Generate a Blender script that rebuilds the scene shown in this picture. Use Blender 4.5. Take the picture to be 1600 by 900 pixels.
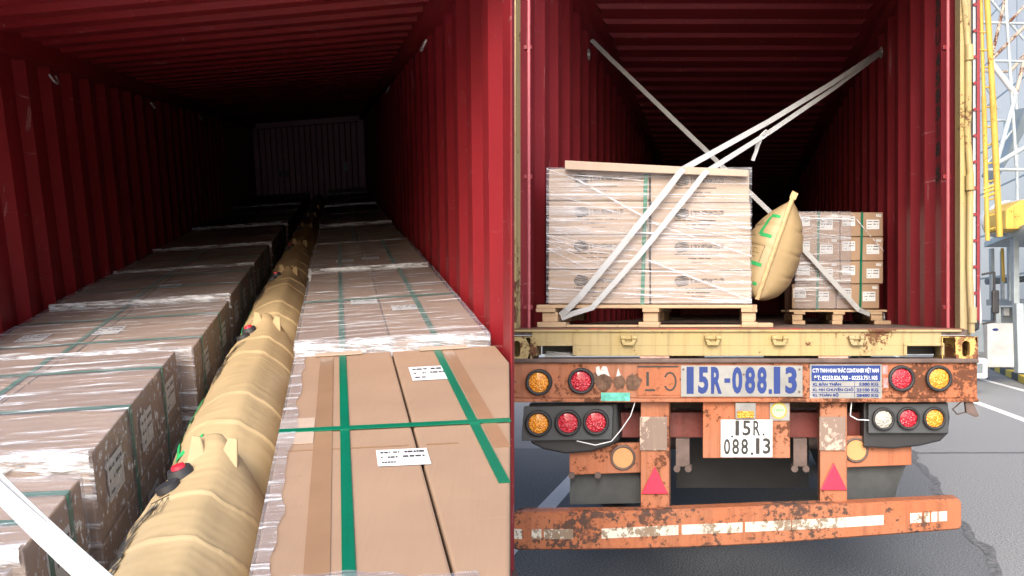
import bpy, math, random
from mathutils import Vector, noise
random.seed(7)
sc = bpy.context.scene
for o in list(bpy.data.objects): bpy.data.objects.remove(o)
C = sc.collection
R = math.radians

# ------------------------------------------------------------------ camera, sky, sun, exposure
CZ = 1.6
cam = bpy.data.objects.new('camera', bpy.data.cameras.new('camera')); C.objects.link(cam)
cam.location = (0, 0, CZ); cam.rotation_euler = (R(90), 0, 0)
cam.data.lens = 29.25; cam.data.sensor_width = 36; cam.data.shift_y = 0.0225
cam.data.clip_start = 0.05; cam.data.clip_end = 600
sc.camera = cam
SUN_EL, SUN_AZ = 34, 194            # azimuth clockwise from +Y: low behind the viewer
w = bpy.data.worlds.new('World'); sc.world = w; w.use_nodes = True
nt = w.node_tree; bg = nt.nodes['Background']
sky = nt.nodes.new('ShaderNodeTexSky'); sky.sky_type = 'NISHITA'; sky.sun_disc = False
sky.sun_elevation = R(SUN_EL); sky.sun_rotation = R(SUN_AZ); sky.air_density = 1.0; sky.dust_density = 4.0; sky.ozone_density = 1.0
nt.links.new(sky.outputs[0], bg.inputs['Color']); bg.inputs['Strength'].default_value = 0.15
sl = bpy.data.lights.new('sun', 'SUN'); sl.energy = 0.75; sl.angle = R(22); sl.color = (1.0, 0.98, 0.955)
so = bpy.data.objects.new('sun', sl); C.objects.link(so)
d = Vector((math.sin(R(SUN_AZ)) * math.cos(R(SUN_EL)), math.cos(R(SUN_AZ)) * math.cos(R(SUN_EL)), math.sin(R(SUN_EL))))
so.rotation_euler = (-d).to_track_quat('-Z', 'Y').to_euler(); so.location = (0, -5, 12)
vs = sc.view_settings
vs.view_transform = 'Standard'; vs.look = 'None'; vs.gamma = 1; vs.use_curve_mapping = False; vs.exposure = 1.4
sc.cycles.max_bounces = 12; sc.cycles.diffuse_bounces = 10; sc.cycles.transparent_max_bounces = 12

# ------------------------------------------------------------------ frames
# left container: s runs along it, t across, h up (it stands on a ramp, nose up)
LA = Vector((-.2108, 1, .1892)); LB = Vector((1, -.08, .06)); LC = Vector((0, -.229, .9734))
def L(t, s, h): return Vector((0, 0, CZ)) + LA * s + LB * t + LC * h
# right container / trailer: x across from the viewer's line, d depth behind its rear frame, z up
D = 4.38; K = D / 1300; SK = .259
def Rr(x, d, z): return Vector((x + SK * d, D + d, z))
def I(x, y, z): return Vector((x, y, z))
def rx(u): return (u - 800) * K           # metres across the rear frame, from a measurement on it
def rz(v): return CZ + (486 - v) * K

# ------------------------------------------------------------------ mesh builder
class MB:
    def __init__(self, F=I): self.v = []; self.f = []; self.m = []; self.F = F; self.sm = []
    def add(self, pts, faces, mi=0, smooth=False, raw=False):
        b = len(self.v)
        self.v += [Vector(p) if raw else self.F(*p) for p in pts]
        for f in faces: self.f.append([b + i for i in f]); self.m.append(mi); self.sm.append(smooth)
        return self
    def box(self, x0, x1, y0, y1, z0, z1, mi=0, j=0):
        r = lambda: random.uniform(-j, j) if j else 0
        p = [(x0+r(), y0+r(), z0), (x1+r(), y0+r(), z0), (x1+r(), y1+r(), z0), (x0+r(), y1+r(), z0),
             (x0+r(), y0+r(), z1+r()), (x1+r(), y0+r(), z1+r()), (x1+r(), y1+r(), z1+r()), (x0+r(), y1+r(), z1+r())]
        return self.add(p, [(0,3,2,1), (4,5,6,7), (0,1,5,4), (1,2,6,5), (2,3,7,6), (3,0,4,7)], mi)
    def prism(self, poly, y0, y1, mi=0):          # poly in x,z (counter-clockwise seen from -y), extruded along y
        n = len(poly)
        p = [(x, y0, z) for x, z in poly] + [(x, y1, z) for x, z in poly]
        f = [tuple(range(n)), tuple(range(2*n-1, n-1, -1))] + [(i, i+n, (i+1) % n + n, (i+1) % n) for i in range(n)]
        return self.add(p, f, mi)
    def zprism(self, poly, z0, z1, mi=0):         # poly in x,y ccw from above
        n = len(poly)
        p = [(x, y, z0) for x, y in poly] + [(x, y, z1) for x, y in poly]
        f = [tuple(range(n-1, -1, -1)), tuple(range(n, 2*n))] + [(i, (i+1) % n, (i+1) % n + n, i+n) for i in range(n)]
        return self.add(p, f, mi)
    def tube(self, a, b, r0, r1=None, n=12, mi=0, cap=True):
        a = self.F(*a); b = self.F(*b); r1 = r0 if r1 is None else r1
        z = (b - a).normalized(); x = z.orthogonal().normalized(); y = z.cross(x)
        p = []
        for c, r in ((a, r0), (b, r1)):
            for i in range(n):
                q = 2*math.pi*i/n; p.append(c + x*r*math.cos(q) + y*r*math.sin(q))
        self.add(p, [(i, (i+1) % n, (i+1) % n + n, i+n) for i in range(n)], mi, True, True)
        if cap: self.add(p[:n], [tuple(range(n-1, -1, -1))], mi, False, True); self.add(p[n:], [tuple(range(n))], mi, False, True)
        return self
    def path(self, pts, r, n=8, mi=0):
        for i in range(len(pts)-1): self.tube(pts[i], pts[i+1], r, n=n, mi=mi)
        return self
    def ribbon(self, pts, wid, th, up=(0, -1, 0), mi=0):   # flat strap; up = rough face normal
        P = [self.F(*p) for p in pts]; up = Vector(up); ring = []
        for i, p in enumerate(P):
            t = (P[min(i+1, len(P)-1)] - P[max(i-1, 0)]).normalized()
            sd = t.cross(up).normalized(); nn = sd.cross(t).normalized()
            ring.append([p + sd*wid/2 + nn*th/2, p - sd*wid/2 + nn*th/2, p - sd*wid/2 - nn*th/2, p + sd*wid/2 - nn*th/2])
        v = [q for r_ in ring for q in r_]; f = []
        for i in range(len(P)-1):
            for k in range(4): f.append((4*i+k, 4*i+(k+1) % 4, 4*i+4+(k+1) % 4, 4*i+4+k))
        f += [(3,2,1,0), tuple(4*(len(P)-1)+k for k in range(4))]
        return self.add(v, f, mi, False, True)
    def disc(self, cx, cz, r, y0, y1, n=32, mi=0, rz_=None):
        rz_ = rz_ or r
        return self.prism([(cx + r*math.cos(2*math.pi*i/n), cz + rz_*math.sin(2*math.pi*i/n)) for i in range(n)], y0, y1, mi)
    def ring(self, cx, cz, ro, ri, y0, y1, n=36, mi=0):
        p = []
        for r, y in ((ro, y1), (ro, y0+.006), ((ro+ri)/2, y0), (ri, y0+.006), (ri, y1)):
            p += [(cx + r*math.cos(2*math.pi*i/n), y, cz + r*math.sin(2*math.pi*i/n)) for i in range(n)]
        f = [(k*n+i, k*n+(i+1) % n, (k+1)*n+(i+1) % n, (k+1)*n+i) for k in range(4) for i in range(n)]
        return self.add(p, f, mi, True)

def obj(name, mb, mats, parent=None, bevel=0, seg=2, org=None):
    if org is None:
        if parent is not None: org = parent['_w']
        else: org = [sum(v[k] for v in mb.v)/len(mb.v) for k in range(2)] + [min(v[2] for v in mb.v)]
    org = Vector(org)
    me = bpy.data.meshes.new(name)
    me.from_pydata([v - org for v in mb.v], [], mb.f); me.validate(); 
    if not isinstance(mats, (list, tuple)): mats = [mats]
    for m in mats: me.materials.append(m)
    if len(me.polygons) == len(mb.m):
        me.polygons.foreach_set('material_index', mb.m); me.polygons.foreach_set('use_smooth', mb.sm)
    import bmesh
    bm = bmesh.new(); bm.from_mesh(me); bmesh.ops.recalc_face_normals(bm, faces=bm.faces); bm.to_mesh(me); bm.free()
    o = bpy.data.objects.new(name, me); C.objects.link(o)
    if parent is not None:
        o.parent = parent; o.location = org - Vector(parent['_w']); 
    else: o.location = org
    o['_w'] = list(org)
    if bevel:
        b = o.modifiers.new('bevel', 'BEVEL'); b.width = bevel; b.segments = seg; b.limit_method = 'ANGLE'; b.angle_limit = R(40)
    return o
def thing(name, label, cat, loc, group=None):
    o = bpy.data.objects.new(name, None); C.objects.link(o); o.location = loc; o['_w'] = list(loc)
    o.empty_display_size = .1
    return tag(o, label, cat, group)
def tag(o, label, cat, group=None):
    o['label'] = label; o['category'] = cat
    if group: o['group'] = group
    return o
def struct(name, mb, m, kind='structure'):
    o = obj(name, mb, m); o['kind'] = kind; return o

def text_geo(s, size, sx=1.0, bold=0.0):
    cu = bpy.data.curves.new('t', 'FONT'); cu.body = s; cu.size = size; cu.offset = bold; cu.resolution_u = 3
    cu.align_x = 'CENTER'; cu.align_y = 'CENTER'
    o = bpy.data.objects.new('t', cu); C.objects.link(o)
    bpy.context.view_layer.update()
    me = bpy.data.meshes.new_from_object(o.evaluated_get(bpy.context.evaluated_depsgraph_get()))
    v = [(p.co.x*sx, p.co.y) for p in me.vertices]; f = [tuple(p.vertices) for p in me.polygons]
    bpy.data.objects.remove(o); bpy.data.curves.remove(cu); bpy.data.meshes.remove(me)
    return v, f
def put_text(mb, s, place, size, sx=1.0, bold=0.0, mi=0, fit=None, fith=None):
    v, f = text_geo(s, size, sx, bold)
    if not v: return
    xs = [p[0] for p in v]; ys = [p[1] for p in v]; cx = (min(xs)+max(xs))/2; cy = (min(ys)+max(ys))/2
    kx = fit/(max(xs)-min(xs)) if fit else 1; ky = fith/(max(ys)-min(ys)) if fith else 1
    mb.add([place((x-cx)*kx, (y-cy)*ky) for x, y in v], f, mi, False, True)

# ------------------------------------------------------------------ materials
def newmat(name):
    m = bpy.data.materials.new(name); m.use_nodes = True; t = m.node_tree
    return m, t, t.nodes['Principled BSDF']
def N(t, k, **kw):
    n = t.nodes.new(k)
    for a, b in kw.items(): setattr(n, a, b)
    return n
def coords(t, scale=(1,1,1), rot=(0,0,0), src='Object'):
    tc = N(t, 'ShaderNodeTexCoord'); mp = N(t, 'ShaderNodeMapping')
    mp.inputs['Scale'].default_value = scale; mp.inputs['Rotation'].default_value = rot
    t.links.new(tc.outputs[src], mp.inputs['Vector']); return mp.outputs[0]
def nz(t, vec, scale, detail=4, rough=.6):
    n = N(t, 'ShaderNodeTexNoise'); n.inputs['Scale'].default_value = scale; n.inputs['Detail'].default_value = detail
    n.inputs['Roughness'].default_value = rough; t.links.new(vec, n.inputs['Vector']); return n.outputs[0]
def ramp(t, fac, stops):
    r = N(t, 'ShaderNodeValToRGB'); e = r.color_ramp.elements
    while len(e) < len(stops): e.new(.5)
    for el, (p, c) in zip(e, stops):
        el.position = p; el.color = (c, c, c, 1) if isinstance(c, (int, float)) else (*c, 1)
    t.links.new(fac, r.inputs[0]); return r.outputs[0]
def mix(t, fac, a, b):
    n = N(t, 'ShaderNodeMix', data_type='RGBA')
    for sock, v in ((n.inputs[0], fac), (n.inputs[6], a), (n.inputs[7], b)):
        if hasattr(v, 'links'): t.links.new(v, sock)
        elif isinstance(v, (int, float)): sock.default_value = v
        else: sock.default_value = (*v, 1)
    return n.outputs[2]
def bump(t, p, h, strength, dist=.01):
    b = N(t, 'ShaderNodeBump'); b.inputs['Strength'].default_value = strength; b.inputs['Distance'].default_value = dist
    t.links.new(h, b.inputs['Height']); t.links.new(b.outputs[0], p.inputs['Normal'])
def plain(name, col, rough=.6, metal=0, var=.15, vs_=3, bmp=0, bs=60, spec=None):
    m, t, p = newmat(name)
    v = coords(t); n = nz(t, v, vs_)
    c = mix(t, ramp(t, n, [(.3, 0), (.7, 1)]), tuple(x*(1-var) for x in col), tuple(min(1, x*(1+var)) for x in col))
    t.links.new(c, p.inputs['Base Color']); p.inputs['Roughness'].default_value = rough; p.inputs['Metallic'].default_value = metal
    if spec is not None: p.inputs['Specular IOR Level'].default_value = spec
    if bmp: bump(t, p, nz(t, v, bs), bmp, .004)
    return m
def painted(name, col, rust=(.10,.035,.015), amt=.60, streak=True, rough=.45, fade=None, chip=.66):
    m, t, p = newmat(name)
    v = coords(t); big = nz(t, v, 2.2, 6, .7); sml = nz(t, v, 38, 5, .7)
    base = mix(t, ramp(t, nz(t, v, 1.3, 3), [(.35, 0), (.65, 1)]), col, fade or tuple(x*.8 for x in col))
    a = N(t, 'ShaderNodeMath', operation='MULTIPLY_ADD'); t.links.new(sml, a.inputs[0]); a.inputs[1].default_value = .5; t.links.new(big, a.inputs[2])
    msk = ramp(t, a.outputs[0], [(amt+.26, 0), (amt+.30, 1)])
    c = mix(t, msk, base, rust)
    ch = ramp(t, nz(t, v, 14, 7, .75), [(chip, 0), (chip+.02, 1)])
    c = mix(t, ch, c, tuple(x*.6 for x in rust))
    if streak:
        st = nz(t, coords(t, (26, 26, 1.2)), 1.0, 4)
        c = mix(t, ramp(t, st, [(.50, 0), (.75, .65)]), c, tuple((x+y)/2*.7 for x, y in zip(col, rust)))
    t.links.new(c, p.inputs['Base Color']); p.inputs['Roughness'].default_value = rough
    t.links.new(ramp(t, a.outputs[0], [(amt+.1, rough), (amt+.3, .9)]), p.inputs['Roughness'])
    bump(t, p, sml, .15, .004)
    return m
def cardboard(name, col, var=.12):
    m, t, p = newmat(name)
    v = coords(t); n = nz(t, v, 2.5, 3)
    fl = nz(t, coords(t, (4, 4, 160)), 1, 2); f2 = nz(t, coords(t, (140, 6, 6)), 1, 2)
    c = mix(t, ramp(t, n, [(.3, 0), (.7, 1)]), tuple(x*(1-var) for x in col), tuple(x*(1+var) for x in col))
    c = mix(t, ramp(t, f2, [(.35, 0), (.75, .25)]), c, tuple(x*.72 for x in col))
    c = mix(t, ramp(t, nz(t, coords(t, (1, 1, 1), (.3, .2, .5)), 6, 8, .8), [(.56, 0), (.75, .45)]), c, tuple(x*.6 for x in col))
    c = mix(t, ramp(t, nz(t, coords(t, (2, 30, 2)), 2, 6, .7), [(.62, 0), (.72, .35)]), c, tuple(min(1, x*1.4) for x in col))
    oi = N(t, 'ShaderNodeObjectInfo')
    c = mix(t, ramp(t, oi.outputs['Random'], [(0, 0), (1, .35)]), c, tuple(x*.78 for x in col))
    t.links.new(c, p.inputs['Base Color']); p.inputs['Roughness'].default_value = .8; p.inputs['Specular IOR Level'].default_value = .25
    bump(t, p, fl, .12, .003)
    return m
def film(name, sc1=(1.6, 26, 26), rot=(0, .1, 0), lo=.10, hi=.75, w0=.50, w1=.68, rough=.18, bs=1.0, second=None, base=None, hib=None):
    m, t, p = newmat(name)
    v = coords(t, sc1, rot); n = nz(t, v, 1.0, 6, .65)
    fac = ramp(t, n, [(w0, lo), (w1, hi)])
    if second:
        n2 = nz(t, coords(t, second[0], second[1]), 1.0, 5, .6)
        f2 = ramp(t, n2, [(w0, lo), (w1, hi)])
        mx = N(t, 'ShaderNodeMath', operation='MAXIMUM'); t.links.new(fac, mx.inputs[0]); t.links.new(f2, mx.inputs[1])
        patch = ramp(t, nz(t, coords(t), 2.2, 3), [(.40, .45), (.6, 1)])
        ml = N(t, 'ShaderNodeMath', operation='MULTIPLY'); t.links.new(mx.outputs[0], ml.inputs[0]); t.links.new(patch, ml.inputs[1]); fac = ml.outputs[0]
    p.inputs['Base Color'].default_value = (.80, .83, .90, 1); p.inputs['Roughness'].default_value = rough
    p.inputs['Specular IOR Level'].default_value = 1.0
    if base: t.links.new(mix(t, ramp(t, n, [(w0-.05, 0), (w1, 1)]), base, hib), p.inputs['Base Color'])
    bump(t, p, n, bs, .02)
    tr = N(t, 'ShaderNodeBsdfTransparent'); mxs = N(t, 'ShaderNodeMixShader')
    t.links.new(fac, mxs.inputs[0]); t.links.new(tr.outputs[0], mxs.inputs[1]); t.links.new(p.outputs[0], mxs.inputs[2])
    t.links.new(mxs.outputs[0], t.nodes['Material Output'].inputs[0])
    return m
def redwall(name, col, scuff=(.45,.25,.25)):
    m, t, p = newmat(name)
    v = coords(t)
    c = mix(t, ramp(t, nz(t, v, 1.1, 4), [(.35, 0), (.7, 1)]), col, tuple(x*.75 for x in col))
    sc_ = nz(t, coords(t, (1, 1, 14), (R(8), R(5), 0)), 2.4, 8, .75)
    sv = nz(t, coords(t, (16, 16, 1.2)), 1.6, 6, .7)
    c = mix(t, ramp(t, sc_, [(.63, 0), (.67, .55)]), c, scuff)
    c = mix(t, ramp(t, sv, [(.64, 0), (.69, .55)]), c, scuff)
    c = mix(t, ramp(t, nz(t, v, 9, 8, .8), [(.69, 0), (.71, .8)]), c, (.06,.02,.015))
    t.links.new(c, p.inputs['Base Color']); p.inputs['Roughness'].default_value = .5; p.inputs['Specular IOR Level'].default_value = .4
    bump(t, p, nz(t, v, 7), .2, .01)
    return m
M = dict(
 red = redwall('red_paint', (.235,.012,.018)), red2 = redwall('dark_red_paint', (.23,.020,.028)),
 endw = redwall('light_lifted_pale_paint', (.80,.50,.62), (.8,.7,.75)),  # pale end paint, lightened further to stand in for light that misses it
 yellow = painted('yellow_paint', (.36,.275,.105), amt=.60, rough=.5, fade=(.35,.28,.155)),
 orange = painted('orange_paint', (.36,.115,.048), amt=.54, fade=(.34,.15,.085), chip=.63),
 orange2 = painted('rusty_orange_paint', (.36,.108,.040), rust=(.07,.04,.03), amt=.525, fade=(.33,.135,.07), chip=.63),
 steel = plain('grimy_steel', (.12,.085,.075), .7, .2, .4, 8, .3),
 dark = plain('black_rubber', (.02,.02,.022), .55, 0, .3), darkred = painted('chassis_red', (.16,.035,.03), amt=.58),
 cb = cardboard('brown_cardboard', (.31,.205,.138)), cbr = cardboard('pale_cardboard', (.42,.325,.255)), cbm = cardboard('tan_cardboard', (.36,.245,.162)),
 kraft = plain('kraft_paper', (.41,.305,.165), .48, 0, .08, 5, .25, 25), green = plain('green_strap', (.0,.13,.072), .35, 0, .2),
 greenp = plain('green_print', (.02,.34,.10), .6), black = plain('black_print', (.03,.028,.025), .6), grey_ink = plain('grey_ink', (.04,.037,.037), .7),
 white = plain('white_strap', (.42,.435,.45), .5, 0, .12, 30, .5, 220), label = plain('label_paper', (.66,.68,.70), .5, 0, .04),
 wood = None, tape = plain('packing_tape', (.27,.165,.10), .22, 0, .1),
 film = film('stretch_film', (1.2, 34, 34), (0, .1, R(3)), lo=.30, hi=.85, w0=.55, w1=.64, rough=.16, base=(.36,.37,.44), bs=1.0, hib=(.86,.90,.96)),
 filmh = film('stretch_film_heavy', (1.2, 30, 60), (0, R(6), 0), lo=.06, hi=.62, w0=.49, w1=.68, second=((1.5, 20, 70), (0, R(-17), 0))),
 roll = film('bunched_film', (7, 40, 60), (0,.1,0), lo=.12, hi=.95, w0=.42, w1=.60, rough=.12),
 blue = plain('blue_enamel', (.007,.030,.17), .5, 0, .12), plate = plain('bare_metal_plate', (.30,.30,.29), .35, .35, .2, 6),
 asphalt = None, paint = plain('road_paint', (.78,.79,.79), .7, 0, .08, 20),
 pwhite = plain('white_enamel', (.50,.51,.52), .4), grey = plain('grey_steel', (.33,.38,.41), .5, 0, .2), dgrey = plain('dark_grey_steel', (.16,.19,.21), .5),
 yel = painted('safety_yellow', (.55,.36,.06), amt=.60), rustt = painted('rusty_tube', (.42,.36,.30), amt=.5), glass = plain('window_glass', (.25,.42,.52), .08, 0, .2, .4),
 concrete = plain('concrete', (.34,.33,.31), .85, 0, .15, 3, .3), kerby = plain('kerb_yellow', (.72,.52,.03), .6, 0, .15, 6), kerbk = plain('kerb_black', (.035,.04,.05), .6),
 valve_red = plain('valve_red', (.55,.02,.04), .3), hook = plain('bare_steel_hook', (.5,.5,.5), .4, .5),
)
m, t, p = newmat('white_webbing'); v = coords(t)
wv = N(t, 'ShaderNodeTexWave'); wv.inputs['Scale'].default_value = 160; wv.inputs['Distortion'].default_value = 1.5; t.links.new(coords(t, (1,1,1), (0, R(45), 0)), wv.inputs['Vector'])
c = mix(t, ramp(t, wv.outputs[0], [(.2, 0), (.8, 1)]), (.34,.355,.37), (.47,.485,.50)); c = mix(t, ramp(t, nz(t, v, 9, 5, .7), [(.5, 0), (.75, .5)]), c, (.25,.24,.22))
t.links.new(c, p.inputs['Base Color']); p.inputs['Roughness'].default_value = .6; bump(t, p, wv.outputs[0], .3, .002); M['white'] = m
# wood
m, t, p = newmat('pallet_wood'); v = coords(t)
g = nz(t, coords(t, (3, 3, 60)), 1, 5); c = mix(t, ramp(t, g, [(.3, 0), (.7, 1)]), (.50,.37,.24), (.36,.24,.14))
c = mix(t, ramp(t, nz(t, v, 14, 3), [(.64, 0), (.70, .8)]), c, (.22,.10,.05))
t.links.new(c, p.inputs['Base Color']); p.inputs['Roughness'].default_value = .75; bump(t, p, g, .3, .004); M['wood'] = m
# asphalt
m, t, p = newmat('asphalt'); v = coords(t)
f1 = nz(t, v, 85, 3, .8); c = mix(t, ramp(t, f1, [(.42, 0), (.60, 1)]), (.085,.088,.092), (.44,.45,.455))
c = mix(t, ramp(t, nz(t, v, 1.2, 5, .7), [(.4, 0), (.62, .55)]), c, (.25,.253,.255))
c = mix(t, ramp(t, nz(t, v, 5, 6, .8), [(.66, 0), (.75, .4)]), c, (.07,.07,.075))
t.links.new(c, p.inputs['Base Color']); p.inputs['Roughness'].default_value = .85; bump(t, p, f1, .6, .006); M['asphalt'] = m
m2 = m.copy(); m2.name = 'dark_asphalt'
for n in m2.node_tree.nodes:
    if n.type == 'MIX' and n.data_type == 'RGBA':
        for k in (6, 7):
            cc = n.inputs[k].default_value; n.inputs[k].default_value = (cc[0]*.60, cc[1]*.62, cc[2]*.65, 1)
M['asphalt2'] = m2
def lens_mat(name, col, col2):
    m, t, p = newmat(name); v = coords(t)
    vo = N(t, 'ShaderNodeTexVoronoi'); vo.inputs['Scale'].default_value = 95; t.links.new(v, vo.inputs['Vector'])
    c = mix(t, ramp(t, vo.outputs['Distance'], [(.1, 0), (.5, 1)]), col2, col)
    t.links.new(c, p.inputs['Base Color']); p.inputs['Roughness'].default_value = .12; p.inputs['Coat Weight'].default_value = .6
    bump(t, p, vo.outputs['Distance'], .8, .01); return m
M['amber'] = lens_mat('amber_lens', (.75,.25,.01), (.95,.55,.08)); M['redl'] = lens_mat('red_lens', (.42,.01,.025), (.75,.06,.09)); M['clear'] = lens_mat('clear_lens', (.42,.40,.35), (.62,.60,.55))

# ------------------------------------------------------------------ ground and road
struct('ground', MB().add([(-150,-60,0), (150,-60,0), (150,300,0), (-150,300,0)], [(0,1,2,3)]), M['asphalt'])
struct('unseen_bounce_ground', MB().add([(-60,-60,.004), (60,-60,.004), (60,2.4,.004), (-60,2.4,.004)], [(0,1,2,3)]), plain('bounce_ground_concrete', (.56,.55,.53), .85, 0, .12, 2, .2))  # unseen pale ground, added to bounce light up into both containers
def gx(off, Y): return off + SK * Y
def line(off, wd, y0, y1, z=.004, m='paint', name='road_marking'):
    return struct(name, MB().add([(gx(off-wd/2, y0), y0, z), (gx(off+wd/2, y0), y0, z), (gx(off+wd/2, y1), y1, z), (gx(off-wd/2, y1), y1, z)], [(0,1,2,3)]), M[m])
line(-1.47, .15, 3.2, 11); line(-1.47, .15, 12, 60)
line(4.35, .16, 7, 60); line(5.95, .15, 14, 60)
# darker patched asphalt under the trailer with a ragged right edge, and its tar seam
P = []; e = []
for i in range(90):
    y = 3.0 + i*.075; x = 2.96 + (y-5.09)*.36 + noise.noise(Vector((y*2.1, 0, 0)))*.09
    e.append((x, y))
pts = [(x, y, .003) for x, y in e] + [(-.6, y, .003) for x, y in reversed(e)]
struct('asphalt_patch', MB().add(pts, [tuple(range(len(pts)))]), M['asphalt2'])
mt_, t_, p_ = newmat('tar'); t_.links.new(mix(t_, ramp(t_, nz(t_, coords(t_), 22, 6, .8), [(.40, 0), (.60, 1)]), (.06,.062,.066), (.20,.205,.21)), p_.inputs['Base Color']); p_.inputs['Roughness'].default_value = .7
mb = MB(); pts = [(x-.02+.03*noise.noise(Vector((y*9, 8, 0))), y, .006) for x, y in e] + [(x+.05+.07*noise.noise(Vector((y*4, 3, 0))), y, .006) for x, y in reversed(e)]
mb.add(pts, [tuple(range(len(pts)))]); struct('tar_seam', mb, mt_)
mb = MB(); ys = [(2.2+i*.4, 9.35+.08*noise.noise(Vector((i*.7, 1, 0)))) for i in range(20)]
pts = [(x, y, .005) for x, y in ys] + [(x, y+.06, .005) for x, y in reversed(ys)]; mb.add(pts, [tuple(range(len(pts)))]); struct('crack', mb, mt_)

# ------------------------------------------------------------------ corrugated sheets
def corrug(F, s0, s1, pitch, depth, fn, flat=.34, slope=.16):
    """profile along s; fn(s, off, k) -> coordinates of the two long edges"""
    prof = []; s = s0
    while s < s1 - 1e-6:
        for fr, o in ((0, 0), (flat, 0), (flat+slope, depth), (flat*2+slope, depth)):
            q = s + fr*pitch
            if q < s1: prof.append((q, o))
        s += pitch
    prof.append((s1, prof[-1][1]))
    mb = MB(F); pts = []
    for q, o in prof: pts += [fn(q, o, 0), fn(q, o, 1)]
    mb.add(pts, [(2*i, 2*i+2, 2*i+3, 2*i+1) for i in range(len(prof)-1)])
    return mb
def solid(o, th):
    md = o.modifiers.new('thickness', 'SOLIDIFY'); md.thickness = th; md.offset = 0
    return o

# ================================================================== LEFT CONTAINER
S0, S1 = 2.802, 17.4; TL, TR = -1.76, .592; HF, HR = -1.70, .74
lc = thing('shipping_container', 'dark red container seen from within, filled with two rows of wrapped pallet loads', 'container', L(-.6, S0, HF))
solid(obj('side_wall', corrug(L, S0+.1, S1, .40, -.052, lambda q, o, k: (TL+o*-1-.052, q, HR-.09 if k else HF), .32, .18), M['red'], lc), .004)
solid(obj('side_wall', corrug(L, S0+.02, S1, .40, .052, lambda q, o, k: (TR+o, q, HR-.09 if k else HF), .32, .18), M['red'], lc), .004)
solid(obj('roof', corrug(L, S0+.12, S1, .32, .03, lambda q, o, k: (TR-.07 if k else TL+.07, q, HR+o), .42, .08), M['red'], lc), .004)
mb = MB(L)
mb.box(TL-.06, TL+.07, S0+.1, S1, HR-.09, HR+.05); mb.box(TR-.07, TR+.06, S0+.05, S1, HR-.09, HR+.05)
obj('top_rail', mb, M['red'], lc)
obj('floor', MB(L).box(TL-.06, TR+.06, S0+.02, S1, HF-.03, HF), M['steel'], lc)
mb = MB(L); mb.box(TL-.06, TR+.06, S1, S1+.05, HF, HR); obj('end_wall', mb, M['red2'], lc)
mb = MB(L); n = 17
for i in range(n+1):
    x = TL+.14+(TR-TL-.28)*i/n; mb.box(x, x+.095, S1-.03, S1, HF, HR-.13)
mb.box(TL, TL+.10, S1-.05, S1, HF, HR); mb.box(TR-.10, TR, S1-.05, S1, HF, HR); mb.box(TL+.1, TR-.1, S1-.06, S1, HR-.11, HR)
obj('end_wall_rib', mb, M['endw'], lc)
for a_, b_, c_, d_, m_ in ((-1.28, -1.18, -.40, -.28, 'plate'), (-1.14, -1.04, -.40, -.28, 'plate'), (.14, .21, -.37, -.19, 'label')):
    obj('notice_plate', MB(L).box(a_, b_, S1-.036, S1-.031, c_, d_), M[m_], lc)
for (tt, s_) in ((TL+.05, 5.0), (TL+.05, 7.7), (TL+.05, 10.4), (TR-.05, 4.9), (TR-.05, 8.2), (TR-.05, 12)):
    mb = MB(L); q = [(tt + (-.03 if tt < 0 else .03)*-1*math.sin(a)*.8, s_ + .055*math.cos(a), HR-.13-.05*math.sin(a)-.02) for a in [math.pi*i/8 for i in range(9)]]
    mb.path(q, .008, 6); obj('lashing_ring', mb, M['hook'], lc)
# ramp under the left container
mb = MB(L); 
rp = [L(TL-.3, .9, HF-.16), L(TR+.0, .9, HF-.16)]
mb2 = MB(); a0 = L(TL-.3, S0-.3, HF-.2); b0 = L(TR+.05, S0-.0, HF-.2); a1 = L(TL-.3, S1+.5, HF-.2); b1 = L(TR+.3, S1+.5, HF-.2)
pts = [a0, b0, b1, a1]; pts += [Vector((q.x, q.y, -.05)) for q in pts]
mb2.add(pts, [(0,1,2,3), (0,4,5,1), (1,5,6,2), (2,6,7,3), (3,7,4,0), (4,7,6,5)], 0, False, True); struct('ramp', mb2, M['concrete'])
obj('underframe', MB(L).box(TL-.06, TR+.06, S0+.02, S1, HF-.19, HF-.035), M['red2'], lc)
# loading platform in front of the container mouth
tR = lambda s: .2108*s*.999 - .004
mb = MB(L); mb.zprism([(TL-.3, .85), (tR(.85), .85), (tR(2.79), 2.79), (TL-.3, 2.79)], HF-.20, HF-.001)
struct('loading_platform', mb, M['concrete'])

# ---- pallet (under a load)
def pallet(F, x0, x1, y0, y1, z0, h, parent, nb=3, boards=5):
    p_ = obj('pallet', deckmb(F, x0, x1, y0, y1, z0, h, boards), M['wood'], parent, .003, 1)
    bw = .10*min(1, (x1-x0)/1.1)*1.2
    for i in range(nb):
        cx = x0 + bw/2 + (x1-x0-bw)*i/(nb-1)
        for yy in (y0+.01, (y0+y1)/2-.05, y1-.13):
            obj('block', MB(F).box(cx-bw/2, cx+bw/2, yy, yy+.12, z0+.02, z0+h-.045), M['wood'], p_, .003, 1)
    return p_
def deckmb(F, x0, x1, y0, y1, z0, h, boards):
    mb = MB(F); st = (y1-y0)/boards
    for i in range(boards): mb.box(x0-.01*(i % 2), x1+.01*(i % 2), y0+st*i, y0+st*i+st*.78, z0+h-.022, z0+h)
    for xx in (x0, (x0+x1)/2-.05, x1-.10): mb.box(xx, xx+.10, y0, y1, z0+h-.044, z0+h-.0225)
    mb.box(x0-.01, x1+.01, y0, y0+.09, z0, z0+.02); mb.box(x0, x1, y1-.09, y1, z0, z0+.02)
    return mb
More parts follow.
